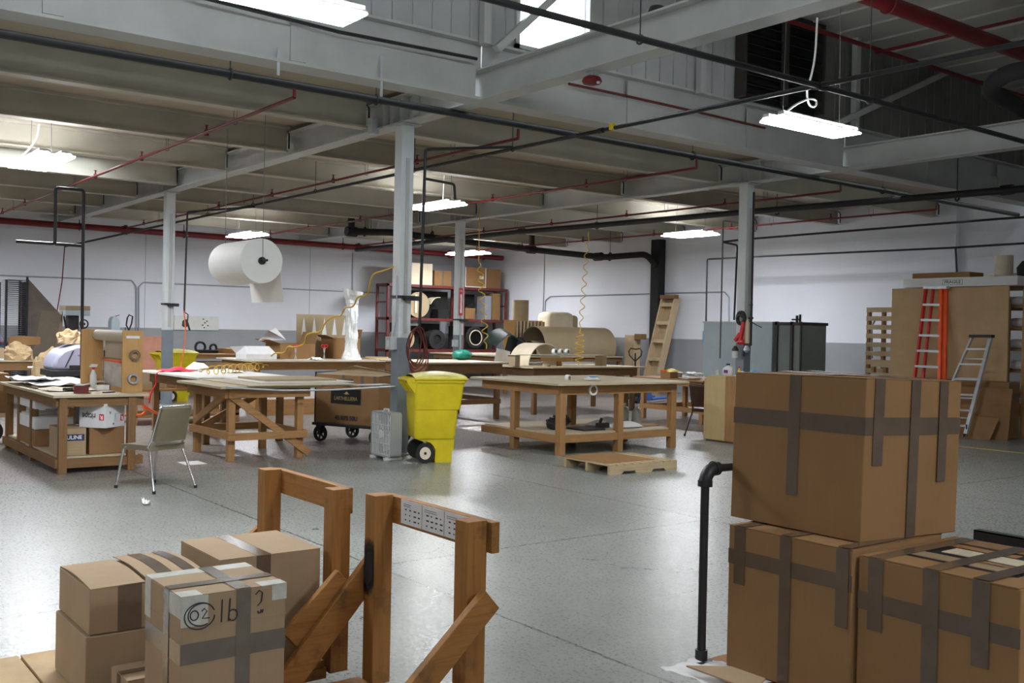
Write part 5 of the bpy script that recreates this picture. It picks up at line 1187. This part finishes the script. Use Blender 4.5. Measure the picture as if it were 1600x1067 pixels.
# kraft heap on edge bench
t = thing('cardboard_tray', 'shallow cardboard tray on the bench at the picture edge', 'tray', (-21.0, 3.6, .932)); MB().box(-.4, -.5, 0, .4, .32, .03).build('base', 'paper', t, smooth=False); MB().box(-.4, -.5, .03, .4, .32, .22).build('sides', 'card_l', t, bevel=.004)
heap(-20.85, 4.2, .932, .55, .5, .30, 3, 'crumpled kraft paper heap next to the cardboard tray')
heap(-20.4, 4.62, .62, .45, .5, .48, 5, 'kraft paper spilling over the end of the edge bench')
t = thing('kraft_box', 'small tilted kraft box on top of the crumpled paper', 'box', (-21.2, 4.38, 1.16), .5); MB().hexa([(-.2, -.2, 0), (.2, -.2, .04), (.2, .2, .05), (-.2, .2, 0)], [(-.18, -.18, .2), (.2, -.2, .22), (.2, .2, .2), (-.18, .2, .18)]).build('body', 'card', t, smooth=False)
tag(MB().tube([(-20.5, 4.3, .80), (-20.45, 4.52, .80), (-20.45, 4.62, .76), (-20.47, 4.62, .62)], .022, 8).build('bent_handle', 'white_plastic'), 'pale bent handle sticking out from the edge bench', 'handle')
# hood machine
gr = thing('hooded_machine', 'machine with a rounded silver lavender hood behind the air drop', 'machine', (-17.75, 4.42, 0))
hood = [(-.40, .0), (-.36, .2), (-.24, .33), (-.05, .40), (.18, .42), (.34, .40), (.36, .0)]
MB().prism([(y, z+.88) for y, z in hood], 'x', -.4, .35).build('hood', 'lavender', gr, bevel=.05)
MB().box(-.42, -.42, .78, .37, .4, .88).build('shelf', 'black', gr, bevel=.01); MB().box(-.35, -.34, 0, .3, .34, .78).build('cabinet', 'black_matte', gr, bevel=.01)
MB().prism([(-.22, .93), (-.10, 1.20), (-.08, 1.20), (-.20, .93)], 'x', .351, .356).build('trim_line', 'cabinet_dark', gr, smooth=False); MB().box(.351, -.02, 1.12, .36, .2, 1.128).build('badge_line', 'pink', gr, smooth=False)
MB().box(.351, -.15, .90, .357, .3, .96).build('vent', 'black', gr, smooth=False)
heap(-17.8, 4.36, 1.30, .34, .34, .24, 8, 'crumpled tan paper ball on top of the hooded machine')
tag(MB().box(-18.05, 4.55, 1.31, -18.03, 4.75, 1.5).build('notice_card', 'paper'), 'white card standing behind the hooded machine', 'card')
# drying rack
dr = thing('drying_rack', 'tall wire drying rack with black posts beside the back wall', 'rack', (-24.2, 5.0, 0))
for (x, y, h) in ((.2, -.41, 2.54), (.2, -.0, 2.62), (-.5, -.41, 2.5), (-.5, .0, 2.55)): MB().box(x-.022, y-.022, 0, x+.022, y+.022, h).build('post', 'black', dr, smooth=False)
b = MB()
for k in range(52): z = .35+k*.043; b.box(-.5, -.41, z, .2, -.0, z+.005)
b.build('wire_shelves', 'conduit', dr, smooth=False); dr.children[-1]['kind'] = 'stuff'
MB().hexa([(-.5, .03, .3), (.16, .03, .3), (.16, .78, .3), (-.5, .78, .3)], [(-.5, .03, 2.55), (.16, .03, 2.58), (.16, .72, 1.80), (-.5, .72, 1.78)]).build('leaning_screens', 'screen', dr, smooth=False)
sc_ = MB()
for k in range(34): y = .04+k*.0215; sc_.bar((.163, y, .35), (.163, min(.74, y+.28), max(.4, min(2.5-1.05*y, 1.9-.0*y))), .005, .006)
sc_.build('screen_edges', 'tan_board', dr, smooth=False); dr.children[-1]['kind'] = 'stuff'
t = thing('fabric_bundle', 'lavender cloth bundle heaped over a blue tub at the picture edge', 'cloth', (-25.35, 4.5, .95)); MB().lathe([(.30, 0), (.33, .15), (.28, .33), (.16, .47), (.03, .52)]).build('bundle', 'shirt', t)
t = thing('blue_tub', 'blue tub with an orange rim below the wire rack', 'tub', (-25.05, 4.78, .951)); MB().box(-.1, -.22, 0, .1, .22, .2).build('tub', 'blue_cloth', t, bevel=.01); MB().box(-.12, -.25, .2, .12, .28, .235).build('rim', 'orange', t, smooth=False)
t = thing('tool_stand', 'dark tool stand carrying the blue tub and cloth bundle', 'stand', (-25.35, 4.6, 0)); MB().box(-.4, -.4, .88, .4, .4, .949).build('top', 'black', t, smooth=False)
MB().box(-.35, -.35, .0, .35, .35, .88).build('cabinet', 'black_matte', t, smooth=False)
bpy.data.objects
# drill press
dp = thing('drill_press', 'drill press with a tan belt cover behind the crumpled paper', 'drill press', (-26.5, 6.62, 0))
MB().box(-.3, -.3, 1.95, .3, .28, 2.06).build('belt_cover', 'tan_board', dp, bevel=.01); MB().box(-.3, -.3, 1.82, .3, .28, 1.949).build('head_cover', 'cabinet', dp, bevel=.01)
MB().box(-.1, -.2, 1.45, .15, .06, 1.82).build('head', 'cabinet_dark', dp, bevel=.02); MB().cyl((-.2, 0, 0), (-.2, 0, 1.82), .05, 16).build('column', 'galv', dp)
MB().torus((.2, .16, 1.62), (1, .2, 0), .10, .018, 20, 6).cyl((.1, .16, 1.62), (.22, .16, 1.62), .03, 12).build('feed_wheel', 'black', dp)
MB().box(-.35, -.22, .95, .25, .22, 1.0).build('table', 'black', dp, bevel=.004); MB().box(-.4, -.25, 0, .3, .25, .06).build('base', 'black', dp, bevel=.01); MB().bar((.0, -.26, 1.8), (.05, -.22, 1.5), .03, .03).build('lever', 'black', dp)
bs = thing('band_saw', 'grey rounded sanding machine standing against the back wall', 'machine', (-28.5, 8.12, 0))
MB().prism([(-.12, 1.0), (.12, 1.0), (.12, 1.68), (.08, 1.8), (.03, 1.84), (-.05, 1.84), (-.10, 1.78), (-.12, 1.66)], 'x', -.15, .15).build('housing', 'cabinet', bs, bevel=.02); MB().box(-.3, -.3, .93, .3, .35, 1.0).build('table', 'galv', bs, bevel=.004)
MB().box(-.22, -.2, 0, .22, .2, .93).build('stand', 'cabinet_dark', bs, smooth=False); MB().cyl((0, .02, 1.84), (0, .14, 1.88), .01, 6).cyl((.1, .27, 1.0), (.1, .27, 1.55), .012, 6).build('rod', 'black', bs)
tag(MB().tube([at(101, 385, 'x', -28.3), at(97, 440, 'x', -27.8), at(88, 493, 'x', -27.0)], .014, 6).build('hanging_hose', 'maroon'), 'dark red hose hanging between the ceiling line and the drill press', 'hose')

# behind the far column
tag(MB().box(-23.1, 7.1, 0, -23.0, 7.75, 1.38).build('salmon_board', 'salmon', smooth=False), 'salmon coloured board standing behind the far column', 'board')
tag(MB().tube(smooth([V((-20.6, 7.24, 1.95)), at(291, 520, 'x', -20.4), at(285, 560, 'x', -20.3), at(283, 575, 'x', -20.2)]), .012, 8).build('orange_hose', 'orange'), 'orange hose hanging down beside the far column', 'hose')
t = thing('air_tool', 'black air tools hanging at the end of the far black air line', 'tool', (-20.6, 7.27, 1.6))
MB().tube([(0, 0, .3), (0, .06, .26), (0, .05, .1), (0, .0, .05)], .012, 6).build('hose_loop', 'black', t); MB().lathe([(.02, 0), (.06, .03), (.055, .12), (.02, .16)]).bar((0, .05, .1), (0, .1, -.06), .03, .03).build('tool_body', 'black', t)
t = thing('power_tool', 'black power tools heaped on the small timber table', 'tool', (-24.0, 8.85, .983)); MB().torus((0, 0, .14), (1, 0, 0), .12, .03, 20, 7).torus((0, .32, .12), (1, .3, 0), .09, .03, 18, 7).build('coil', 'black', t); MB().box(-.1, -.1, 0, .1, .42, .08).build('body', 'black_matte', t, bevel=.02)
t = thing('timber_block', 'thick timber block lying on the small timber table', 'block', (-23.9, 9.6, .982)); MB().box(-.3, -.25, 0, .3, .4, .12).build('block', 'pine_y', t, bevel=.005)
t = thing('cardboard_box', 'pale brown box under the small timber table', 'box', (-23.4, 9.0, 0)); MB().box(-.3, -.35, 0, .3, .35, .80).build('body', 'card_l', t, bevel=.005)
pg = thing('peg_panel', 'white wall panel with hanging hooks behind the far column', 'panel', (-29.97, 10.9, 1.5)); MB().box(-.02, -.65, 0, .02, .7, .42).build('panel', 'white_plastic', pg, smooth=False)
h_ = MB()
for (y, z) in ((-.3, .3), (-.3, .2), (.22, .33), (.27, .22), (.2, .15), (.33, .27), (.25, .08), (.36, .14)): h_.box(.02, y-.018, z-.015, .05, y+.018, z+.015)
h_.build('hook', 'black', pg, smooth=False); pg.children[-1]['kind'] = 'stuff'
# floor cable
oc = [at(x, y, 'z', .012) for x, y in ((232, 632), (214, 628), (206, 636), (208, 646), (222, 650), (240, 647), (262, 645))]
tag(MB().tube(smooth([at(205, 622, 'x', -15.2)]+[at(x, y, 'x', -15.2-.02*k) for k, (x, y) in enumerate(((202, 634), (207, 646), (220, 650), (228, 642), (222, 630), (213, 625)))]+[at(245, 648, 'x', -15.3), at(270, 646, 'x', -15.4)]), .02, 8).build('extension_cord', 'orange_cable'), 'orange cord looped under the benches near the roll stand', 'cord')
tag(MB().tube(smooth([V((-15.3, 5.1, .95)), V((-15.3, 4.97, .93)), at(245, 600, 'x', -15.3), at(236, 612, 'x', -15.3), at(233, 630, 'x', -15.3)]), .012, 7).build('air_hose', 'red'), 'red hose hanging down from the white-topped bench', 'hose')
lt = thing('floor_shelf', 'low timber rack with boxes standing beyond the braced bench', 'rack', (-17.3, 6.0, 0))
MB().box(-.5, -.9, .12, .5, .9, .16).box(-.5, -.9, .55, .5, .9, .59).build('shelf', 'pine_y', lt, smooth=False)
for (x, y) in ((-.46, -.86), (.46, -.86), (.46, .86), (-.46, .86)): MB().box(x-.04, y-.04, 0, x+.04, y+.04, .72).build('upright', 'pine_z', lt, smooth=False)
for k, (y, c_, lab) in enumerate(((5.45, 'card_l', 'tan box with a dark oval mark on the low timber rack'), (6.05, 'card', 'middle tan box on the low timber rack'), (6.55, 'card_l', 'end tan box on the low timber rack'))):
    t = thing('cardboard_box', lab, 'box', (-17.15, y, .592)); MB().box(-.28, -.22, 0, .28, .22, .28).build('body', c_, t, bevel=.004)
    if k == 0: MB().cyl((.281, 0, .15), (.283, 0, .15), .05, 20).build('oval_mark', 'ink', t)
# low unit seen beyond the carton cart
lu = thing('timber_drawer_unit', 'low timber unit with papers beyond the braced bench', 'cabinet', (-18.2, 8.35, 0)); MB().box(-.5, -.55, .0, .5, .55, .30).build('body', 'pine_y', lu, bevel=.004); MB().box(-.45, -.5, .30, .45, .5, .47).build('papers', 'paper', lu, smooth=False); MB().box(.3, -.35, .47, .4, -.25, .75).build('bottle', 'dark_z', lu, smooth=False)

# ================================================================ CABINETS AND WALL SIDE
cb = thing('metal_cabinet', 'wide pale blue steel cabinet behind the far column', 'cabinet', (-14.45, 17.5, 0))
MB().box(-.95, -.5, .04, .93, .5, 1.95).build('body', 'cabinet', cb, bevel=.01); MB().box(-.97, -.52, 1.93, .95, .52, 1.965).build('top_rim', 'galv', cb, smooth=False); MB().box(-.9, -.505, .1, .0, -.50, 1.9).build('door', 'cabinet', cb, bevel=.003); MB().box(.01, -.505, .1, .88, -.5, 1.9).build('door', 'cabinet', cb, bevel=.003)
MB().box(-.99, -.48, 1.45, -.95, -.40, 1.75).build('blue_sticker', 'blue_cloth', cb, smooth=False); MB().box(-.9, -.4, 0, .9, .4, .04).build('plinth', 'cabinet_dark', cb, smooth=False)
dc = thing('dark_cabinet', 'dark-framed cabinet with smoky panels beside the pale blue one', 'cabinet', (-13.13, 17.45, 0))
MB().box(-.31, -.40, .03, .31, .4, 1.90).build('smoky_panel', 'smoke', dc, smooth=False)
f_ = MB(); 
for x in (-.31, .07, ): f_.box(x-.02, -.44, 0, x+.04, -.40, 1.97)
f_.box(.29, -.44, 0, .32, -.40, 1.97).box(-.33, -.44, 1.90, .33, .44, 1.96).box(-.33, -.44, 0, .33, .44, .03); f_.build('frame', 'cabinet_dark', dc, smooth=False)
MB().box(.0, -.2, 1.96, .03, -.15, 2.1).box(.08, -.2, 1.96, .1, -.15, 2.12).box(-.1, -.2, 2.0, .1, -.16, 2.03).build('top_fitting', 'black', dc, smooth=False)
# tools hung on the column by the cabinet
ht = thing('hanging_tools', 'bundle of black and red air tools hung on the column by the metal cabinet', 'tools', (-11.80, 14.03, 1.35))
MB().torus((-.04, 0, .62), (.2, 1, 0), .10, .035, 20, 7).torus((-.03, -.02, .60), (-.2, 1, .1), .07, .03, 18, 7).build('cable_loop', 'black', ht)
MB().bar((.05, -.03, .55), (-.02, -.04, .18), .07, .05).bar((-.02, -.04, .35), (-.12, -.05, .22), .05, .05).cyl((-.05, -.03, .2), (.06, -.03, .2), .05, 12).build('red_tool', 'red', ht, smooth=False)
MB().cyl((-.13, -.03, -.08), (-.13, -.03, .04), .055, 18).build('jar', 'white_plastic', ht); MB().lathe([(.06, .04), (.06, .07), (.02, .13)], (-.13, -.03, 0)).build('jar_lid', 'black', ht)
MB().lathe([(.02, .02), (.06, .06), (.03, .14)], (.10, 0, 0)).build('spray_cup', 'galv', ht); MB().cyl((.04, 0, .12), (.04, 0, -.05), .012, 8).build('nozzle', 'black', ht)
MB().cyl((.14, 0, .85), (.22, 0, .85), .008, 6).cyl((.13, 0, .62), (.22, 0, .62), .02, 8).tube([(.12, 0, .58), (.2, 0, .55), (.3, 0, .5), (.42, 0, .46)], .008, 6).build('hook', 'black', ht)
for k in range(3): MB().box(.07, -.02, .25+k*.12, .15, .02, .27+k*.12).build('peg', 'conduit', ht, smooth=False) if k == 5 else None
MB().box(.06, -.01, .18, .13, .03, .6).build('pale_strip', 'cream', ht, smooth=False)
# plywood cabinet
pc = thing('plywood_cabinet', 'plywood cabinet with a chamfered top edge and a dark seam', 'cabinet', (-10.65, 12.45, 0))
MB().prism([(-.31, .03), (.12, .03), (.12, 1.03), (-.20, 1.03), (-.31, .97)], 'y', -.30, .30).build('body', 'ply_light', pc, smooth=False); MB().box(.13, -.30, .03, .34, .30, 1.02).build('side_section', 'pine_z', pc, smooth=False); MB().box(-.28, -.27, 0, .32, .27, .03).build('plinth', 'dark_x', pc, smooth=False)
Zc = 1.031
j_ = jug('white cleaning jug with a purple label on the plywood cabinet', (-10.72, 12.42, Zc), .085, .16, 'white_plastic', 'black'); MB().box(-.01, -.088, .04, .07, -.084, .09).build('purple_label', 'purple', j_, smooth=False)
def bottle(label, loc, r, h, mat, cap): 
    t = thing('squeeze_bottle', label, 'bottle', loc); MB().lathe([(r, 0), (r, h*.6), (r*.45, h*.8), (r*.35, h)], n=16).build('body', mat, t); MB().cyl((0, 0, h), (0, 0, h+.03), r*.5, 12).build('cap', cap, t)
bottle('small yellow bottle with a red cap on the plywood cabinet', (-10.58, 12.52, Zc), .025, .12, 'yellow_bright', 'red')
tn = thing('small_tin', 'small greenish tin on the plywood cabinet beside the jug', 'tin', (-10.83, 12.3, Zc)); MB().cyl((0, 0, 0), (0, 0, .085), .03, 18).build('tin', 'clear_jug', tn)
tag(MB().grid(lambda u, v: (-.10+.2*u, -.08+.16*v, .01+.08*sin(pi*u)*sin(pi*v)), 8, 8, .008).build('white_rag', 'paper', loc=(-10.43, 12.42, 1.023)), 'white rag on the plywood cabinet towards the stacked boxes', 'cloth')
bt = thing('blue_bag', 'crumpled blue plastic on a shelf behind the stacked boxes', 'bag', (-10.6, 12.95, 1.04)); MB().grid(lambda u, v: (-.15+.4*u, -.1+.2*v, .01+.07*sin(pi*u)*sin(pi*v)+.015*sin(9*u)), 10, 8, .008).build('bag', 'blue_cloth', bt)
t = thing('low_cabinet', 'dark low cabinet hidden behind the big stacked box', 'cabinet', (-10.4, 13.05, 0)); MB().box(-.45, -.25, 0, .6, .4, 1.035).build('body', 'dark_z', t, smooth=False)
ob = thing('parts_box', 'small brown box with yellow and orange packets on the trestle table', 'box', (-13.75, 14.3, .822)); MB().box(-.13, -.16, 0, .13, .16, .12).build('body', 'card', ob, bevel=.003); MB().grid(lambda u, v: (-.12+.24*u, -.15+.32*v, .125+.06*sin(pi*v)*sin(pi*u)), 8, 8, .01).build('packet', 'yellow_bright', ob); MB().box(-.12, -.17, .121, .0, -.05, .15).build('packet', 'orange', ob, smooth=False)
for k in range(3): tag(crumple(-13.3, 14.35, .825+.05*k, .4, .3, .04, 60+k, 7).build('paper_bundle', 'paper'), ('lowest white packet of the pile on the trestle table', 'middle white packet of the pile on the trestle table', 'top white packet of the pile on the trestle table')[k], 'packet')
# pallet jacks
def jack(label, loc, rz, blue=True):
    t = thing('pallet_jack', label, 'pallet jack', loc, rz)
    hd = [(0, 1.0), (-.03, 1.03), (-.15, 1.14), (-.17, 1.24), (-.12, 1.31), (0, 1.29), (.12, 1.31), (.17, 1.24), (.15, 1.14), (.03, 1.03)]
    MB().tube([V((x, -.05, z)) for x, z in hd], .017, 8, True).build('handle_loop', 'black', t); MB().cyl((0, 0, .2), (0, -.05, 1.1), .022, 10).build('handle_shaft', 'black', t); MB().bar((0, -.05, 1.0), (.0, -.05, 1.2), .03, .03).build('lever', 'black', t)
    MB().cyl((-.09, 0, .09), (.09, 0, .09), .09, 20).build('steer_wheel', 'black_matte', t); MB().box(-.1, -.05, .16, .1, .15, .4).build('pump', 'black', t, bevel=.02)
    MB().prism([(.05, .12), (.15, .42), (.25, .42), (.45, .14), (.45, .08), (.1, .08)], 'x', -.26, .26).build('body', 'blue', t, bevel=.01)
    for s in (-.2, .2): MB().box(s-.08, .4, .06, s+.08, 1.5, .11).build('fork', 'blue', t, bevel=.004)
    return t
jack('blue pallet jack with a black loop handle behind the shelf bench', (-17.6, 17.1, 0), rad(22)); jack('second pallet jack half hidden by the metal cabinet', (-16.25, 18.6, 0), rad(25))
# timber ladder crate leaning on wall
lc = thing('timber_trough', 'long timber trough with cross pieces leaning on the far wall', 'trough', (-20.4, 20.72, 0))
p0, p1 = V((-.38, .0, 0)), V((.0, .42, 2.72))
ax_ = (p1-p0).normalized(); sx_ = V((1, 0, 0)); 
for s in (-.25, .25): MB().bar(p0+sx_*s, p1+sx_*s, .04, .24, (0, 1, 0)).build('side_board', 'birch', lc, smooth=False)
MB().bar(p0+V((0, .1, 0)), p1+V((0, .1, 0)), .46, .02, (0, 1, 0)).build('back_board', 'pallet_z', lc, smooth=False)
for k in range(5): q = p0.lerp(p1, .16+.19*k); MB().box(q.x-.23, q.y-.1, q.z-.05, q.x+.23, q.y+.06, q.z+.05).build('cross_piece', 'birch', lc, smooth=False)
q = p1; MB().box(q.x-.28, q.y-.16, q.z-.05, q.x+.28, q.y+.02, q.z+.06).build('dark_cap', 'dark_x', lc, smooth=False)
lp = thing('plank_box', 'short pale plank box standing before the leaning trough', 'box', (-21.05, 20.35, 0)); MB().box(-.25, -.12, 0, .08, .12, 1.62).build('board', 'birch', lp, smooth=False); MB().box(.08, -.14, 0, .14, .12, 1.62).build('edge', 'pallet_z', lp, smooth=False); MB().box(.14, -.12, 1.5, .4, .1, 1.66).build('dark_block', 'dark_x', lp, smooth=False)

# ================================================================ STORAGE AT THE SIDE WALL
YP = 17.6
pn = thing('tan_sheeting', 'tall tan cardboard sheets standing behind the two ladders', 'cardboard', (-10.0, YP+.06, 0))
xa, xb, xc = at(1394, 448, 'y', YP).x, at(1548, 446, 'y', YP).x, at(1577, 445, 'y', YP).x
MB().box(xa+10, -.06, .80, xb+10, -.02, 2.62).build('main_sheet', 'tan_sheet', pn, smooth=False); MB().box(xb+10+.003, -.07, .80, xc+10, -.03, 2.63).build('end_sheet', 'tan_sheet', pn, smooth=False)
MB().box(xa+10+.5, -.01, 0, xc+10, .03, 2.4).build('backing_sheet', 'card_d', pn, smooth=False)
ws = thing('wrapped_stack', 'brown stack of wrapped cardboard below the tall tan sheets', 'stack', (-9.6, 17.25, 0))
MB().box(-1.0, -.1, 0, .95, .28, .96).build('stack', 'card_d', ws, bevel=.01); MB().box(-1.005, -.105, .70, .955, .285, .76).build('dark_strap', 'tape', ws, smooth=False)
t = thing('cardboard_sheet', 'brown sheet leaning against the wrapped stack', 'cardboard', (-9.15, 16.93, 0)); MB().hexa([(-.3, -.04, 0), (.62, -.02, 0), (.62, -.01, 0), (-.3, -.03, 0)], [(-.3, .10, .86), (.62, .10, .86), (.62, .11, .86), (-.3, .11, .86)]).build('sheet', 'card_d', t, smooth=False)
t = thing('cardboard_offcut', 'small slanted cardboard offcut at the foot of the wrapped stack', 'cardboard', (-8.95, 16.74, 0)); MB().hexa([(-.25, -.05, 0), (.22, -.03, 0), (.22, -.02, 0), (-.25, -.04, 0)], [(-.25, .1, .38), (.30, .1, .36), (.30, .11, .36), (-.25, .11, .38)]).build('sheet', 'card', t, smooth=False)
fb = thing('long_carton', 'long white carton lettered FRAGILE lying on top of the tan sheets', 'box', (-10.1, YP+.1, 2.631))
xl, xr = at(1414, 440, 'y', YP).x, at(1574, 438, 'y', YP).x
MB().box(xl+10.1, -.16, 0, xr+10.1+.2, .14, .165).build('body', 'white_plastic', fb, bevel=.004); MB().box(xr+10.1+.2, -.155, .005, xr+10.1+.206, .135, .16).build('end_flap', 'paper', fb, smooth=False)
xm = at(1491, 440, 'y', YP).x+10.1
text('FRAGILE', 'lettering', .085, 'ink', fb, frame4((xm, -.1615, .083), (1, 0, 0), (0, 0, 1)), bold=.001)
b = MB(); b.box(xm-.19, -.1612, .03, xm+.19, -.1605, .036).box(xm-.19, -.1612, .13, xm+.19, -.1605, .136).box(xm-.19, -.1612, .036, xm-.184, -.1605, .13).box(xm+.184, -.1612, .036, xm+.19, -.1605, .13).build('printed_border', 'ink', fb, smooth=False)
rk = thing('side_rack', 'timber racking with rolls and bundles at the picture edge', 'rack', (-8.4, 18.6, 0))
for (x, y) in ((-.25, -.9), (-.25, .9), (1.6, -.9), (1.6, .9), (-2.4, .9), (-2.4, .0)): MB().box(x-.05, y-.05, 0, x+.05, y+.05, 2.6).build('upright', 'pine_z', rk, smooth=False)
for k in range(7): MB().box(-2.4, -.6, .35+k*.38, 1.6, .9, .39+k*.38).build('shelf', 'pine_x', rk, smooth=False)
R_ = random.Random(9)
for k in range(6):
    for i in range(2):
        y = 17.98+.22*i+.08; z = .39+k*.38+.085
        t = thing('paper_roll', 'white and tan roll stored on the %s shelf of the side rack, the %s one' % (('bottom', 'second', 'third', 'fourth', 'fifth', 'top')[k], ('front', 'back')[i]), 'roll', (-8.72+R_.uniform(-.1, .1), y+.1, z))
        MB().hollow((-.45, 0, 0), (.5, 0, 0), .082, .04, 20).build('roll', ('paper', 'film', 'card_l', 'bubble')[R_.randrange(4)], t); MB().cyl((-.44, 0, 0), (.49, 0, 0), .039, 12).build('core', 'void', t)
t = thing('upright_roll', 'upright cream roll standing on the side rack above the long carton', 'roll', (at(1569, 410, 'y', 18.4).x, 18.4, 2.672)); MB().cyl((0, 0, 0), (0, 0, .55), .155, 32).build('roll', 'cream', t)
t = thing('lying_roll', 'cream roll lying behind the long white carton', 'roll', (-9.8, 18.82, 2.80)); MB().cyl((-.15, 0, 0), (1.5, 0, 0), .125, 24).build('roll', 'cream', t)
t = thing('flat_carton', 'flat brown carton behind the long white carton', 'box', (at(1480, 430, 'y', 18.3).x, 18.3, 2.672)); MB().box(-.6, -.2, 0, .55, .3, .26).build('body', 'card', t, bevel=.004)
t = thing('black_bundle', 'black hanging bundle at the picture edge over the side rack', 'bundle', (at(1602, 412, 'y', 18.2).x, 18.2, 2.672)); MB().lathe([(.05, 0), (.12, .08), (.14, .3), (.05, .42)]).build('bundle', 'black_matte', t)
# upright pallets
for (loc, lab, z0, wq, hq) in (((-12.2, 18.9, 0), 'tall pallet standing on end between the tan sheets and the white wall', 0, .75, 2.30), ((-11.75, 18.3, 0), 'lower pallet standing on end in front of the tall one', 0, .6, 1.18)):
    t = thing('upright_pallet', lab, 'pallet', loc)
    n_ = 13 if hq > 2 else 6
    for k in range(n_): z = .03+k*(hq-.12)/(n_-1); MB().box(-wq/2, -.02, z, wq/2, 0, z+.10).build('deck_board', 'pallet_x', t, smooth=False)
    for x in (-wq/2+.03, .0, wq/2-.03): MB().box(x-.03, .001, 0, x+.03, .09, hq).build('stringer', 'pine_z', t, smooth=False)
tag(MB().tube([at(1362, 560, 'y', 18.9), at(1362, 510, 'y', 18.9), at(1370, 495, 'y', 18.9)], .02, 8).build('grey_hose', 'conduit'), 'thin grey hose curving up beside the tall pallet', 'hose')
# ladders
def rail(mb, pts, w, h, up=(0, 1, 0)): return mb.bar(pts[0], pts[1], w, h, up)
ld = thing('step_ladder', 'tall orange-red fibreglass step ladder leaning against the tan sheets', 'ladder', (-10.2, 16.95, 0)); O_ = V(ld.location)
T_ = lambda x, y, Y: at(x, y, 'y', Y)-O_
def ray_to(x, y, Ya, za, Yb, zb):
    """point of the leaning plane through (Ya, za) and (Yb, zb)"""
    best = None
    for i in range(60):
        Y = Ya+(Yb-Ya)*i/59*1.3; p = at(x, y, 'y', Y); e = abs(p.z-(za+(zb-za)*(Y-Ya)/(Yb-Ya)))
        if best is None or e < best[0]: best = (e, p)
    return best[1]
LP = (16.75, 0.0, 17.40, 2.60)
lq = lambda x, y: ray_to(x, y, *LP)-O_
l0, l1 = lq(1447, 451), lq(1428, 600); d = (l1-l0); l1 = l0+d*(l0.z/(l0.z-l1.z))
r0, r1 = lq(1471, 451), lq(1468, 600); d = (r1-r0); r1 = r0+d*(r0.z/(r0.z-r1.z))
MB().bar(l0, l1, .035, .07, (0, 1, 0)).build('side_rail', 'red', ld, smooth=False); MB().bar(r0, r1, .06, .07, (0, 1, 0)).build('side_rail', 'orange', ld, smooth=False)
MB().bar(r0+V((.067, .05, 0)), r1+V((.067, .06, 0)), .055, .05, (0, 1, 0)).build('rear_rail', 'orange', ld, smooth=False); MB().bar(l0+V((.10, .07, 0)), l1+V((.12, .1, 0)), .035, .05, (0, 1, 0)).build('rear_rail', 'red', ld, smooth=False)
for k in range(9):
    f = .03+.115*k if k else .12; f = .115+.108*k
    if f < .97: MB().bar(l0.lerp(l1, f), r0.lerp(r1, f), .09, .04, (0, 0, 1)).build('step', 'alum', ld, smooth=False)
MB().bar(l0+V((-.03, 0, .02)), r0+V((.13, 0, .02)), .12, .05, (0, 0, 1)).build('top_cap', 'alum', ld, smooth=False)
al = thing('step_ladder', 'aluminium step ladder with a black cap leaning at a slant', 'ladder', (-9.4, 16.62, 0)); O_ = V(al.location)
LP = (16.45, 0.0, 17.02, 1.80)
a0, a1 = lq(1519, 527), lq(1478, 620); d = a1-a0; a1 = a0+d*(a0.z/(a0.z-a1.z))*.985
b0, b1 = lq(1548, 527), lq(1508, 682)
MB().bar(a0, a1, .03, .06, (0, 1, 0)).build('side_rail', 'alum', al, smooth=False); MB().bar(b0, b1, .055, .06, (0, 1, 0)).build('side_rail', 'alum', al, smooth=False)
for k in range(6): f = .12+.155*k; MB().bar(a0.lerp(a1, f), b0.lerp(b1, f), .08, .03, (0, 0, 1)).build('step', 'alum', al, smooth=False)
for k in range(4): f = .22+.2*k; MB().bar(a0.lerp(a1, f)+V((0, .07, 0)), b0.lerp(b1, f)+V((0, .07, 0)), .02, .02, (0, 0, 1)).build('rear_bar', 'galv', al, smooth=False)
MB().bar(a0+V((-.03, 0, .02)), b0+V((.04, 0, .02)), .12, .05, (0, 0, 1)).build('top_cap', 'black', al, smooth=False); MB().cyl(b1+V((0, 0, -.0)), b1+V((0, 0, .05)), .035, 10).build('foot', 'black_matte', al)
m0 = b0.lerp(b1, .92); MB().box(m0.x-.01, m0.y-.034, m0.z-.07, m0.x+.015, m0.y-.031, m0.z+.07).build('sticker', 'ink', al, smooth=False)
tag(MB().box(-8.6, 15.2, .001, -5.5, 15.27, .003).build('floor_line', 'yellow_lid', smooth=False), 'faded yellow line painted on the floor by the ladders', 'line')
